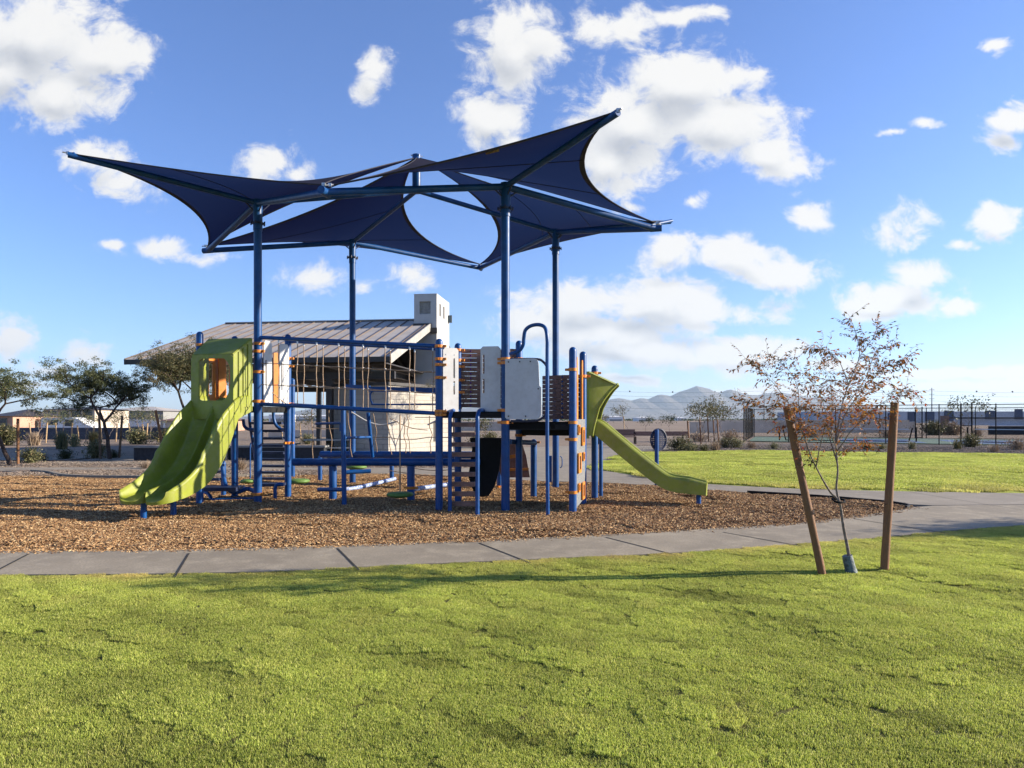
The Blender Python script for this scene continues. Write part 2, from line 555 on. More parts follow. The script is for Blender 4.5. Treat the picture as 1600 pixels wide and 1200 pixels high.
M['joint'] = pbr('joint_shadow', (0.016, 0.014, 0.013), 0.9)  # near black: shadow inside the path joints, put into colour
M['soil'] = groundmat('lawn_thatch', [(0.10, 0.105, 0.022), (0.075, 0.08, 0.018), (0.13, 0.12, 0.03), (0.05, 0.045, 0.015)], (0.7, 7, 60), 0.02)
M['farlawn'] = groundmat('far_lawn_turf', [(0.32, 0.355, 0.05), (0.36, 0.385, 0.055), (0.28, 0.315, 0.045), (0.19, 0.22, 0.03)], (0.35, 2.2, 30), 0.05)
M['mulchbed'] = groundmat('mulch_bed', [(0.20, 0.11, 0.055), (0.26, 0.145, 0.07), (0.13, 0.065, 0.032), (0.06, 0.032, 0.018)], (0.6, 8, 45), 0.05)
M['mountain'] = groundmat('mountain_rock', [(0.10, 0.085, 0.075), (0.14, 0.115, 0.10), (0.075, 0.07, 0.06), (0.12, 0.10, 0.085)], (0.0006, 0.003, 0.02), 20)

def blockmat(name, c1, c2, mortar, bw=0.4, bh=0.2):
    m = pbr(name, c1, 0.9)
    t = NT(m.node_tree)
    b = m.node_tree.nodes['Principled BSDF']
    geo = t.n('ShaderNodeTexCoord').outputs['Object']
    sp = t.n('ShaderNodeSeparateXYZ')
    t.put(sp.inputs[0], geo)
    cb = t.n('ShaderNodeCombineXYZ')
    t.put(cb.inputs[0], t.m('ADD', sp.outputs[0], sp.outputs[1]))
    t.put(cb.inputs[1], sp.outputs[2])
    br = t.n('ShaderNodeTexBrick')
    t.put(br.inputs['Vector'], cb.outputs[0])
    br.inputs['Scale'].default_value = 1.0
    br.inputs['Brick Width'].default_value = bw
    br.inputs['Row Height'].default_value = bh
    br.inputs['Mortar Size'].default_value = 0.008
    br.inputs['Color1'].default_value = (*c1, 1)
    br.inputs['Color2'].default_value = (*c2, 1)
    br.inputs['Mortar'].default_value = (*mortar, 1)
    t.put(b.inputs['Base Color'], br.outputs[0])
    bp = t.n('ShaderNodeBump')
    bp.inputs['Distance'].default_value = 0.01
    t.put(bp.inputs['Height'], t.m('MULTIPLY', br.outputs[1], -1.0))
    t.put(b.inputs['Normal'], bp.outputs[0])
    return m
M['block'] = blockmat('painted_block', (0.40, 0.36, 0.31), (0.34, 0.31, 0.27), (0.25, 0.225, 0.20))
M['bluewall'] = blockmat('slate_block_wall', (0.055, 0.065, 0.09), (0.045, 0.052, 0.072), (0.03, 0.035, 0.045))

# ------------------------------------------------------------------ ground and paths
def sheet(name, pts, z, mat, th=0.0, kind='structure'):
    mb = MB()
    pts = [Vector((p[0], p[1], z)) for p in pts]
    n = len(pts)
    mb.add(pts, [tuple(range(n))])
    if th:
        for i in range(n):
            a, b = pts[i], pts[(i + 1) % n]
            mb.add([a, b, b - Vector((0, 0, th)), a - Vector((0, 0, th))], [(0, 1, 2, 3)])
    return mb.build(name, mat, kind=kind)

LE = [(-40, 6.4), (-16, 6.6), (-9, 6.75), (-5.12, 6.83), (-3.42, 6.88), (-1.98, 7.05), (-1.55, 7.23), (0.0, 7.55), (1.86, 7.94), (4.08, 8.71), (5.13, 9.13), (6.33, 9.64), (7.53, 10.04), (12, 11.3), (22, 13.2), (40, 15)]
MF = [(-40, 7.9), (-9, 8.0), (-6.04, 8.05), (-3.89, 8.13), (-2.16, 8.41), (-0.41, 8.75), (1.30, 9.23), (4.31, 10.22), (6.19, 11.38), (7.0, 11.95), (7.12, 12.25), (40, 14.9)]
MBK = [(-40, 20.9), (-15.4, 20.6), (-13.5, 19.7), (-12.4, 18.6), (-10.3, 18.0), (-8.4, 18.0), (-6, 18.8), (-3.7, 19.6), (-1, 18.5), (0.5, 17.2), (2.3, 16.8), (3.2, 16.1), (4.4, 14.9), (5.9, 13.9), (6.75, 13.2), (7.12, 12.3), (40, 14.95)]
FN = [(-40, 22.1), (-6, 22.0), (0, 21.8), (2.2, 21.6), (2.75, 21.4), (2.95, 20.4), (3.44, 18.35), (4.57, 16.4), (6.4, 15.25), (8.3, 14.75), (10.75, 14.35), (20, 14.6), (40, 16.5)]
def ev(f, x):
    for (a, b), (c, d) in zip(f, f[1:]):
        if x <= c:
            t = (x - a) / (c - a) if c > a else 0
            return b + (d - b) * max(0, t)
    return f[-1][1]
def evs(f, x):
    h = 0.5
    return (ev(f, x - h) + ev(f, x - h / 2) + 2 * ev(f, x) + ev(f, x + h / 2) + ev(f, x + h)) / 6

gsz = 30000
sheet('ground', [(-gsz, -200), (gsz, -200), (gsz, gsz), (-gsz, gsz)], 0.0, M['dirt'])
def band(name, f0, f1, xs, z, mat, lip=0.05):
    mb = MB()
    for xa, xb in zip(xs, xs[1:]):
        a0, a1, b0, b1 = evs(f0, xa), evs(f1, xa), evs(f0, xb), evs(f1, xb)
        if a1 - a0 < 0.02 and b1 - b0 < 0.02:
            continue
        mb.add([(xa, a0, z), (xb, b0, z), (xb, b1, z), (xa, a1, z)], [(0, 1, 2, 3)])
        for (p, q) in (((xa, a0), (xb, b0)), ((xb, b1), (xa, a1))):
            mb.add([(*p, z), (*q, z), (*q, z - lip), (*p, z - lip)], [(0, 3, 2, 1)])
    return mb
xs = [-40 + 0.4 * i for i in range(201)]
band('p', LE, MF, xs, 0.045, None).build('path', M['concrete'], kind='structure')
band('p', MBK, FN, xs, 0.045, None).build('path', M['concrete2'], kind='structure')
# joints across the front walk, dark strips painted as their shadow
jm = MB()
for (xa, ya, xb, yb) in [((45 - 800), 867, -30 - 800, 905), (295 - 800, 866, 272 - 800, 903), (527 - 800, 858, 561 - 800, 891), (749 - 800, 850, 829 - 800, 880), (947 - 800, 841, 1058 - 800, 868), (1130 - 800, 833, 1255 - 800, 854), (1335 - 800, 812, 1480 - 800, 833.5)]:
    z = 0.045
    a = G(xa + 800, ya - 1.2, z)
    b = G(xb + 800, yb, z)
    f = 0.012
    d = (b - a).normalized()
    s_ = Vector((-d.y, d.x, 0)) * f
    zz = Vector((0, 0, 0.004))
    jm.add([a - s_ + zz, a + s_ + zz, b + s_ + zz, b - s_ + zz], [(3, 2, 1, 0)])
for x in (-18, -16.2, -14.4, -12.6, -10.8, -9.0, 8.8, 10.6, 12.6):
    a, b = Vector((x, evs(LE, x), 0.049)), Vector((x - 0.3, evs(MF if x < 8 else FN, x), 0.049))
    s_ = Vector((0.006, 0, 0))
    jm.add([a - s_, a + s_, b + s_, b - s_], [(0, 1, 2, 3)])
jm.build('path_joints', M['joint'], kind='structure')
# plaza and rear walks
sheet('plaza_path', [(-1.0, 21.9), (2.5, 21.75), (2.9, 23), (3.6, 26), (4.6, 30), (6.4, 33.5), (9.6, 37), (8.5, 40.5), (2.5, 40), (0.5, 37), (-1, 30)], 0.03, M['concrete2'])
sheet('pavilion_slab', [(-17, 24.6), (0.8, 22.6), (2.6, 38), (-15, 41)], 0.022, M['concrete2'])
sheet('side_path', [(-60, 27.0), (-17.2, 26.2), (-17.2, 28.2), (-60, 29.6)], 0.026, M['concrete2'])
sheet('gravel_yard', [(-60, 22.3), (-1.2, 22.2), (-1.2, 24), (-17, 26), (-60, 26.8)], 0.006, M['gravel'])
mb = MB()
isl = [(-15.6, 20.9), (-14.2, 20.2), (-13.4, 19.75), (-12.4, 18.75), (-11.4, 18.25), (-10.3, 18.12), (-8.4, 18.12), (-7.2, 18.5), (-6.0, 19.1), (-4.2, 19.8), (-4.6, 20.9), (-9, 21.0)]
sheet('gravel_bed', isl, 0.052, M['gravel'])
curb = cat_rom([(a, b, 0.05) for a, b in isl[1:9]], 5)
for a, b in zip(curb, curb[1:]):
    mb.bar(a, b, 0.12, 0.12)
mb.build('kerb', M['concrete2'], kind='structure')
# far edge of mulch: dark rubber kerb against the walk
mb = MB()
ed = [Vector((x, evs(MBK, x), 0.03)) for x in [5.0 + 0.15 * i for i in range(14)]]
tip = [Vector((7.04, 12.62, 0.03)), Vector((7.10, 12.32, 0.03)), Vector((7.04, 12.10, 0.03)), Vector((6.9, 11.95, 0.03))]
ed = cat_rom(ed + tip, 3)
for a, b in zip(ed, ed[1:]):
    mb.bar(a, b, 0.035, 0.11)
mb.build('mulch_kerb', M['blackplastic'], kind='structure')

# mulch surface (undulating) -----------------------------------------
def hump(x, y, a=0.03, s=0.9):
    return a * noise.noise(Vector((x * s, y * s, 3.1))) + a * 0.45 * noise.noise(Vector((x * s * 3.3, y * s * 3.3, 7.7)))
def mapped(xs, f0, f1, ny, zf):
    V, F = [], []
    for x in xs:
        a, b = evs(f0, x), max(evs(f1, x), evs(f0, x) + 0.001)
        for j in range(ny + 1):
            y = lerp(a, b, (j / ny) ** 1.25)
            V.append((x, y, zf(x, y, min(y - a, b - y))))
    n = ny + 1
    for i in range(len(xs) - 1):
        for j in range(ny):
            F.append((i * n + j, (i + 1) * n + j, (i + 1) * n + j + 1, i * n + j + 1))
    return np.array(V), np.array(F)
def zm(x, y, e):
    return 0.02 + min(1, e / 0.5) * (0.02 + hump(x, y, 0.045, 1.1) + 0.012 * noise.noise(Vector((x * 7, y * 7, 2))))
xm = np.arange(-22, 7.15, 0.16)
V, F = mapped(xm, MF, MBK, 80, zm)
props(npmesh('mulch_ground', V, F, M['mulchbed'], smooth=True), kind='structure')

def groove(x, y):
    p, q = 0.53 * x + 0.85 * y, 0.85 * x - 0.53 * y
    return noise.noise(Vector((p * 5.5, q * 0.9, 12)))
def zl(x, y, e):
    edge = min(1, max(0, e) / 0.4)
    md = 0.09 * math.exp(-(((x - 3.4) / 1.3) ** 2 + ((y - 6.9) / 0.55) ** 2))
    return 0.035 + edge * (0.012 + hump(x, y, 0.045, 0.55) + 0.011 * groove(x, y) + md * 0.2)
LB = [(-40, 1.2), (40, 1.2)]
xl = np.arange(-11, 15.1, 0.12)
V, F = mapped(xl, LB, LE, 70, lambda x, y, e: zl(x, y, evs(LE, x) - y))
props(npmesh('lawn_ground', V, F, M['soil'], smooth=True), kind='structure')
sheet('lawn_behind', [(-40, -40), (40, -40), (40, 1.2), (-40, 1.2)], 0.03, M['farlawn'])
sheet('lawn_side', [(15, 1.2), (40, 1.2), (40, 14.8), (22, 13.1), (15, 11.8)], 0.03, M['farlawn'])
sheet('lawn_side', [(-40, 1.2), (-11, 1.2), (-11, 6.7), (-40, 6.4)], 0.03, M['farlawn'])
FF = [(-40, 22), (2.2, 21.7), (2.75, 22.0), (3.4, 24.6), (4.2, 28), (5.9, 31.6), (8.5, 33), (11.3, 33.4), (22.5, 30.4), (45, 28)]
xf = np.arange(2.7, 45, 0.4)
def zfl(x, y, e):
    return 0.03 + min(1, max(0, e) / 0.6) * (0.03 + hump(x, y, 0.06, 0.35))
V, F = mapped(xf, FN, FF, 60, zfl)
props(npmesh('far_lawn', V, F, M['farlawn'], smooth=True), kind='structure')
sheet('gravel_strip', [(6.0, 31.9), (8.5, 33.3), (11.3, 33.7), (22.5, 30.7), (45, 28.3), (60, 27.5), (70, 41.3), (13.5, 44.2), (9.0, 40.5), (7.0, 36)], 0.008, M['darkgravel'])

# ------------------------------------------------------------------ scatter (grass blades, wood chips): geometry nodes instances of patches
def scatter(name, pts, rot, scl, variants, attrs=None, seed=0, align=None):
    col = bpy.data.collections.new(name + '_patches')
    for o in variants:
        col.objects.link(o)
    me = bpy.data.meshes.new(name)
    me.vertices.add(len(pts))
    me.vertices.foreach_set('co', np.asarray(pts, dtype=np.float32).ravel())
    for k, v in dict(rot=rot, scl=scl, idx=rng.integers(0, len(variants), len(pts)).astype(float), **(attrs or {})).items():
        a = me.attributes.new(k, 'FLOAT', 'POINT')
        a.data.foreach_set('value', np.asarray(v, dtype=np.float32))
    o = bpy.data.objects.new(name, me)
    C.objects.link(o)
    ng = bpy.data.node_groups.new(name + '_scatter', 'GeometryNodeTree')
    ng.interface.new_socket(name='Geometry', in_out='INPUT', socket_type='NodeSocketGeometry')
    ng.interface.new_socket(name='Geometry', in_out='OUTPUT', socket_type='NodeSocketGeometry')
    t = NT(ng)
    i, out = t.n('NodeGroupInput'), t.n('NodeGroupOutput')
    ci = t.n('GeometryNodeCollectionInfo')
    ci.inputs['Collection'].default_value = col
    ci.inputs['Separate Children'].default_value = True
    ci.inputs['Reset Children'].default_value = True
    ip = t.n('GeometryNodeInstanceOnPoints')
    def na(nm):
        q = t.n('GeometryNodeInputNamedAttribute', data_type='FLOAT')
        q.inputs['Name'].default_value = nm
        return q.outputs[0]
    cr = t.n('ShaderNodeCombineXYZ')
    t.put(cr.inputs[2], na('rot'))
    t.put(ip.inputs['Points'], i.outputs[0])
    t.put(ip.inputs['Instance'], ci.outputs[0])
    ip.inputs['Pick Instance'].default_value = True
    t.put(ip.inputs['Instance Index'], na('idx'))
    t.put(ip.inputs['Rotation'], cr.outputs[0])
    t.put(ip.inputs['Scale'], na('scl'))
    t.put(out.inputs[0], ip.outputs[0])
    md = o.modifiers.new('scatter', 'NODES')
    md.node_group = ng
    return o

GRASS = [(0.0, (0.16, 0.205, 0.035)), (0.35, (0.355, 0.42, 0.072)), (0.7, (0.49, 0.525, 0.11)), (1.0, (0.66, 0.61, 0.23))]
M['blade'] = leafmat('grass_blade', GRASS, 0.45, inst=(0.60, 0.46, 0.17), rough=0.55)
def blade_patch(k, size, n, h0, h1, wd, lay=0.5):
    x, y = rng.uniform(-size / 2, size / 2, (2, n))
    h = rng.uniform(h0, h1, n)
    a = rng.uniform(0, 2 * np.pi, n)
    ln = np.abs(rng.normal(0, lay, n))
    dx, dy = np.cos(a) * np.sin(ln), np.sin(a) * np.sin(ln)
    dz = np.cos(ln)
    wx, wy = -np.sin(a) * wd / 2, np.cos(a) * wd / 2
    z0 = -0.004
    b0 = np.stack([x - wx, y - wy, np.full(n, z0)], 1)
    b1 = np.stack([x + wx, y + wy, np.full(n, z0)], 1)
    mx_ = np.stack([x + dx * h * 0.45, y + dy * h * 0.45, dz * h * 0.6], 1)
    m0 = mx_ - np.stack([wx, wy, 0 * wx], 1) * 0.8
    m1 = mx_ + np.stack([wx, wy, 0 * wx], 1) * 0.8
    tp = np.stack([x + dx * h * 1.1, y + dy * h * 1.1, dz * h * 0.92], 1)
    V = np.stack([b0, b1, m1, m0, tp], 1).reshape(-1, 3)
    base = np.arange(n)[:, None] * 5
    F = np.concatenate([base + np.array([0, 1, 2]), base + np.array([0, 2, 3]), base + np.array([3, 2, 4])], 0)
    at = np.clip(rng.normal(0.5, 0.22, n), 0.01, 1)
    return npmesh('grass_patch', V, F, M['blade'], np.concatenate([at, at, at * 1.1]), link=False)
def lawn_scatter(name, region, step, variants, zfun, inside, dryf, smin=0.9, smax=1.15):
    x0, x1, y0, y1 = region
    gx, gy = np.meshgrid(np.arange(x0, x1, step), np.arange(y0, y1, step))
    gx, gy = gx.ravel() + rng.uniform(-.3, .3, gx.size) * step, gy.ravel() + rng.uniform(-.3, .3, gy.size) * step
    keep = [inside(a, b) for a, b in zip(gx, gy)]
    gx, gy = gx[keep], gy[keep]
    pts = [(a, b, zfun(a, b)) for a, b in zip(gx, gy)]
    dry = [dryf(a, b) for a, b in zip(gx, gy)]
    lum = [1.0 + 0.16 * noise.noise(Vector((a * 0.7, b * 0.9, 5))) + 0.42 * min(0.25, groove(a, b)) + 0.25 * min(0.2, noise.noise(Vector((a * 3.2, b * 5.0, 8)))) + random.uniform(-.10, .10) for a, b in zip(gx, gy)]  # groove term puts the shade of the lawn grooves into the blade colour
    o = scatter(name, pts, rng.uniform(0, 6.28, len(pts)), rng.uniform(smin, smax, len(pts)), variants, dict(dry=dry, lum=lum))
    return props(o, kind='stuff')
near_v = [blade_patch(k, 0.17, 1300, 0.008, 0.021, 0.0028, 1.05) for k in range(6)]
def in_near(a, b):
    if b > evs(LE, a) - 0.05 or b < 2.2:
        return False
    if abs(a) > b * 0.86 + 0.8:
        return False
    return noise.noise(Vector((a * 4.0, b * 4.0, 9))) > -0.72
def dry_near(a, b):
    e = evs(LE, a) - b
    d = 0.75 * math.exp(-(max(e, 0) / 0.35)) * (1 if a < 12 else 0)
    return max(0, min(0.9, d * (0.6 + noise.noise(Vector((a * 2, b * 2, 1)))) + 0.20 * max(0, noise.noise(Vector((a * 3, b * 3, 4))))))
lawn_scatter('grass', (-10, 14.5, 2.2, 13), 0.125, near_v, lambda a, b: zl(a, b, evs(LE, a) - b), in_near, dry_near)
far_v = [blade_patch(k, 0.7, 1500, 0.03, 0.055, 0.012, 0.7) for k in range(4)]
lawn_scatter('grass', (2.7, 32, 14, 34), 0.5, far_v, lambda a, b: zfl(a, b, min(b - evs(FN, a), evs(FF, a) - b)),
             lambda a, b: evs(FN, a) + 0.3 < b < evs(FF, a) - 0.3 and a < b * 0.85 + 2,
             lambda a, b: max(0, min(0.8, 0.6 * math.exp(-(b - evs(FN, a)) / 0.9) + 0.25 * noise.noise(Vector((a * .5, b * .5, 1))))))

M['chip'] = leafmat('wood_chip', [(0.0, (0.05, 0.022, 0.010)), (0.3, (0.19, 0.096, 0.042)), (0.6, (0.41, 0.24, 0.11)), (0.85, (0.60, 0.42, 0.22)), (1.0, (0.66, 0.50, 0.30))], 0.05, rough=0.8)
def chip_patch(size, n, l0, l1):
    c = np.stack([rng.uniform(-size / 2, size / 2, n), rng.uniform(-size / 2, size / 2, n), rng.uniform(-0.004, 0.022, n)], 1)
    L, Wd, T = rng.uniform(l0, l1, n) / 2, rng.uniform(l0 * 0.3, l0 * 0.8, n) / 2, rng.uniform(0.002, 0.006, n) / 2
    a, b, g_ = rng.uniform(0, 6.28, n), rng.normal(0, 0.35, n), rng.normal(0, 0.45, n)
    ex = np.stack([np.cos(a) * np.cos(b), np.sin(a) * np.cos(b), np.sin(b)], 1)
    ey = np.stack([-np.sin(a), np.cos(a), g_], 1)
    ey /= np.linalg.norm(ey, axis=1)[:, None]
    ez = np.cross(ex, ey)
    vs = []
    for sx_, sy_, sz_ in [(-1, -1, -1), (1, -1, -1), (1, 1, -1), (-1, 1, -1), (-1, -1, 1), (1, -1, 1), (1, 1, 1), (-1, 1, 1)]:
        vs.append(c + ex * (L * sx_ * rng.uniform(.8, 1.1, n))[:, None] + ey * (Wd * sy_ * rng.uniform(.5, 1.2, n))[:, None] + ez * (T * sz_)[:, None])
    V = np.stack(vs, 1).reshape(-1, 3)
    base = np.arange(n)[:, None] * 8
    qs = [(4, 5, 6, 7), (0, 1, 5, 4), (1, 2, 6, 5), (2, 3, 7, 6), (3, 0, 4, 7)]
    F = np.concatenate([base + np.array(q) for q in qs], 0)
    at = np.clip(rng.beta(2.2, 2.4, n), 0.01, 1)
    return npmesh('chip_patch', V, F, M['chip'], np.tile(at, 5), link=False)
chips = [chip_patch(0.36, 420, 0.022, 0.055) for _ in range(6)]
pts, rots = [], []
for gx in np.arange(-13.5, 7.1, 0.25):
    y0, y1 = evs(MF, gx) + 0.02, evs(MBK, gx) - 0.1
    for gy in np.arange(y0, y1, 0.25):
        if abs(gx) > gy * 0.80 + 0.6:
            continue
        x_, y_ = gx + random.uniform(-.08, .08), gy + random.uniform(-.08, .08)
        pts.append((x_, y_, zm(x_, y_, min(y_ - y0, y1 - y_))))
o = scatter('wood_chips', pts, rng.uniform(0, 6.28, len(pts)), rng.uniform(0.85, 1.2, len(pts)), chips)
props(o, kind='stuff')
# a few chips kicked onto the walk
pts = [(x, evs(MF, x) - abs(random.gauss(0, 0.05)) - 0.02, 0.043) for x in np.arange(-9, 6.5, 0.1)]
loose = [chip_patch(0.16, 9, 0.02, 0.045) for _ in range(4)]
props(scatter('loose_wood_chips', pts, rng.uniform(0, 6.28, len(pts)), rng.uniform(0.7, 1.1, len(pts)), loose), kind='stuff')
# stones on gravel
M['stone'] = leafmat('gravel_stone', [(0.0, (0.09, 0.07, 0.055)), (0.5, (0.24, 0.185, 0.145)), (1.0, (0.42, 0.35, 0.29))], 0.0, rough=0.9)
stones = [chip_patch(0.9, 300, 0.03, 0.08) for _ in range(4)]
for q in stones:
    q.data.materials[0] = M['stone']
pts = []
for gx in np.arange(-26, -1.5, 0.8):
    for gy in np.arange(22.6, 26.5, 0.8):
        pts.append((gx, gy, 0.0))
for gx in np.arange(7, 40, 0.8):
    for gy in np.arange(ev(FF, gx) + 0.4, ev(FF, gx) + 9, 0.8):
        pts.append((gx, gy, 0.0))
for gx in np.arange(-14, -5, 0.7):
    for gy in np.arange(18.9, 20.6, 0.7):
        pts.append((gx, gy, 0.05))
props(scatter('gravel_stones', pts, rng.uniform(0, 6.28, len(pts)), rng.uniform(0.9, 1.3, len(pts)), stones), kind='stuff')

# ------------------------------------------------------------------ shade canopy
UU, VV, ZZ = Vector((0.972, -0.236, 0)), Vector((0.236, 0.972, 0)), Vector((0, 0, 1))
PST = [Vector((-4.71, 12.65, 0)), Vector((-0.11, 11.53, 0)), Vector((-3.89, 16.65, 0)), Vector((0.99, 15.5, 0))]
PTZ = [P(403, 314, 12.65).z, P(788, 288, 11.53).z, P(551, 376, 16.65).z, P(868, 360, 15.5).z]
hub_t, hub_b = P(651, 246, 14.08), P(651, 300, 14.08)
nB, nD, nE, nF = P(325, 388, 15.26), P(508, 295, 10.05), P(1024, 353, 12.96), P(750, 416, 19.14)
cA = [P(112, 243, 11.27), P(962, 178, 9.17), P(476, 380, 19.6), P(1045, 347, 17.1)]
can = empty('shade_canopy', (-1.93, 14.08, 0), 'navy four sail shade canopy on four tall blue posts over the playground', 'shade canopy')
for k, p in enumerate(PST):
    zt = PTZ[k]
    mb = MB()
    mb.tube([p, p + ZZ * (zt - 0.55)], 0.073, 18)
    mb.tube([p + ZZ * (zt - 0.55), p + ZZ * (zt + 0.02)], 0.084, 18)
    po = mb.build('post', M['blue_shade'], can)
    mb = MB()
    mb.tube([p + ZZ * (zt - 0.43), p + ZZ * (zt - 0.40)], 0.105, 18)
    for q in range(8):
        a = q * math.pi / 4
        c = p + Vector((math.cos(a) * 0.125, math.sin(a) * 0.125, zt - 0.415))
        mb.tube([c - ZZ * 0.03, c + ZZ * 0.03], 0.014, 6)
        mb.bar(p + Vector((math.cos(a) * .09, math.sin(a) * .09, zt - .415)), c, 0.03, 0.014)
    mb.each('collar', M['blue_dark'], po)
cpos = [p + ZZ * (z + 0.0) for p, z in zip(PST, PTZ)]
def arm(a, b, r=0.055, name='arm'):
    o = MB().tube([a, b], r, 12).build(name, M['blue_shade'], can)
    return o
for k, nodes in enumerate([(nB, nD), (nD, nE), (nB, nF), (nE, nF)]):
    top = cpos[k] - ZZ * 0.04
    for nd in nodes:
        arm(top, nd - ZZ * 0.05, 0.058)
    arm(top, hub_b + ZZ * 0.03, 0.05)
    arm(top, cA[k] + (cA[k] - top).normalized() * 0.05, 0.05)
    # small knee braces under the arms
    mb = MB()
    for tgt in (cA[k], nodes[0], nodes[1], hub_b):
        d = (tgt - top).normalized()
        mb.tube([PST[k] + ZZ * (PTZ[k] - 0.26), top + d * 0.26], 0.014, 6)
    mb.build('brace', M['blue_dark'], can)
MB().tube([hub_b - ZZ * 0.02, hub_t + ZZ * 0.05], 0.09, 16).build('centre_mast', M['blue_shade'], can)
mb = MB()
for nd, s1 in ((nB, -UU), (nD, -VV), (nE, UU), (nF, VV)):
    mb.tube([nd - ZZ * 0.05 - s1 * 0.10, nd - ZZ * 0.05 + s1 * 0.12], 0.062, 12)
for p in cA:
    mb.tube([p - Vector((0.05, 0, 0)), p + Vector((0.05, 0, 0.03))], 0.03, 8)
    mb.tube([p + ZZ * 0.05, p - ZZ * 0.02], 0.018, 8)
mb.each('corner_fitting', M['blue_shade'], can)
MB().tube([P(1016, 352, 13.0), P(1049, 345, 13.6)], 0.035, 10).build('corner_bracket', M['blue_shade'], can)
tags = []
def sail(c4, post_top, sag, name='sail', lab=None):
    cen = (c4[0] + c4[1] + c4[2] + c4[3]) / 4
    def edge(i, t):
        a, b = c4[i], c4[(i + 1) % 4]
        s = sag[i] * 4 * t * (1 - t)
        p = a.lerp(b, t)
        e = (b - a).normalized()
        inn = (cen - p)
        inn -= e * inn.dot(e)
        return p + inn * s
    def fn(u, v):
        P0 = edge(0, u) * (1 - v) + edge(2, 1 - u) * v
        P1 = edge(3, 1 - v) * (1 - u) + edge(1, v) * u
        bl = c4[0] * (1 - u) * (1 - v) + c4[1] * u * (1 - v) + c4[2] * u * v + c4[3] * (1 - u) * v
        q = P0 + P1 - bl
        w_ = 16 * u * (1 - u) * v * (1 - v)
        q = q + ZZ * (max(0.0, post_top.z + 0.10 - cenz[0]) * w_ ** 1.5)
        return q
    cenz = [1e9]
    cenz[0] = fn(0.5, 0.5).z
    mb = MB().grid(fn, 28, 28)
    o = mb.build(name, M['sail'], can, label=lab)
    hm = MB()
    for i in range(4):
        pts = [edge(i, t / 20) for t in range(21)]
        # webbing hem: flat strip hanging a little inside the edge
        for a, b in zip(pts, pts[1:]):
            ia = a + (cen - a).normalized() * 0.085
            ib = b + (cen - b).normalized() * 0.085
            hm.add([a - ZZ * 0.006, b - ZZ * 0.006, ib - ZZ * 0.006, ia - ZZ * 0.006], [(0, 1, 2, 3)])
        hm.tube(pts, 0.010, 6)
    hm.build('hem', M['hem'], o)
    sm_ = MB()
    for q_ in (0.34, 0.67):
        sm_.tube([fn(k / 24, q_) - ZZ * 0.004 for k in range(25)], 0.007, 5)
    sm_.each('seam', M['hem'], o)
    cb = MB()
    for p in c4:
        d = (p - cen).normalized()
        cb.tube([p - d * 0.02, p + d * 0.13], 0.012, 6)
        cb.box(p + d * 0.05, (0.05, 0.03, 0.05))
    cb.each('corner_clamp', M['silver'], o)
    return o
up = ZZ * 0.06
sail([nD + up, nB + up, cA[0] + up, hub_t][2:] + [nD + up] if False else [cA[0] + up * .5, nB + up, hub_t, nD + up + Vector((-0.04, 0, 0))], cpos[0], [0.30, 0.22, 0.16, 0.22], lab='sail at the left stretched to a long pointed corner')
sail([cA[1] + up * .5, nD + up + Vector((0.12, 0, 0)), hub_t, nE + up], cpos[1], [0.14, 0.12, 0.22, 0.38], lab='sail at the front right with its tip high')
sail([cA[2] + up * .5, nF + up, hub_t, nB + up], cpos[2], [0.12, 0.42, 0.16, 0.12], lab='sail at the back left')
sail([cA[3] + up * .5, nE + up, hub_t, nF + up], cpos[3], [0.2, 0.25, 0.42, 0.16], lab='sail at the back right')
mb = MB()
def tagat(a, b):
    mb.bar(a, b, 0.004, 0.055)
tagat(P(759, 242, 10.05) + Vector((0, -0.03, 0.02)), P(780, 237, 9.95) + Vector((0, -0.03, 0.02)))
mb.build('warning_tag', M['woodpale'], can)

# ------------------------------------------------------------------ play structure
ps = empty('play_structure', (-2.0, 12.8, 0), 'blue playground climbing frame with lime slides, rope nets and orange clamps', 'play structure')
PR = 0.0635
def clampring(mb, x, y, z, dirs=(), r=PR, h=0.05):
    mb.tube([(x, y, z - h / 2), (x, y, z + h / 2)], r + 0.013, 16)
    for d in dirs:
        d = Vector(d).normalized()
        c = Vector((x, y, z)) + d * (r + 0.035)
        mb.bar(c - d * 0.03, c + d * 0.03, 0.035, h * 0.8)
def post(x, y, zt, clamps=(), dirs=(UU, -UU), r=PR, m='blue'):
    mb = MB()
    mb.lathe((x, y, 0), [(r, 0), (r, zt - r * 1.1)] + [(r * math.cos(a), zt - r * 1.1 + r * 1.1 * math.sin(a)) for a in [R(15 * k) for k in range(1, 6)]] + [(0.001, zt)], 18)
    o = mb.build('post', M[m], ps)
    if clamps:
        cm = MB()
        for z in clamps:
            clampring(cm, x, y, z, dirs, r)
        cm.each('clamp', M['orange'], o)
    return o
def zof(py, Y):
    return EYE + (HZ - py) / FPX * Y
# left tower
L1 = Vector((-5.74, 12.55, 0)); L2 = PST[0]; L3 = L1 + VV * 1.02; L4 = Vector((-4.47, 13.62, 0))
post(L1.x, L1.y, zof(518, 12.55), [zof(539, 12.55), zof(553, 12.5), 0.45], (UU, VV))
post(L3.x, L3.y, zof(525, 13.55), [zof(561, 13.5), zof(603, 13.5), 1.85], (UU, -VV))
post(L4.x, L4.y, zof(522, 13.6), [zof(560, 13.6), zof(572, 13.6), zof(631, 13.6), zof(692, 13.6)], (UU, -VV))
post(P(457, 0, 18.2).x, 18.2, zof(591, 18.2))
cm = MB()
for py in (537, 549, 581, 627, 772):
    clampring(cm, L2.x, L2.y, zof(py, 12.65), (UU, -UU), 0.073, 0.052)
cm.each('clamp', M['orange'], ps)
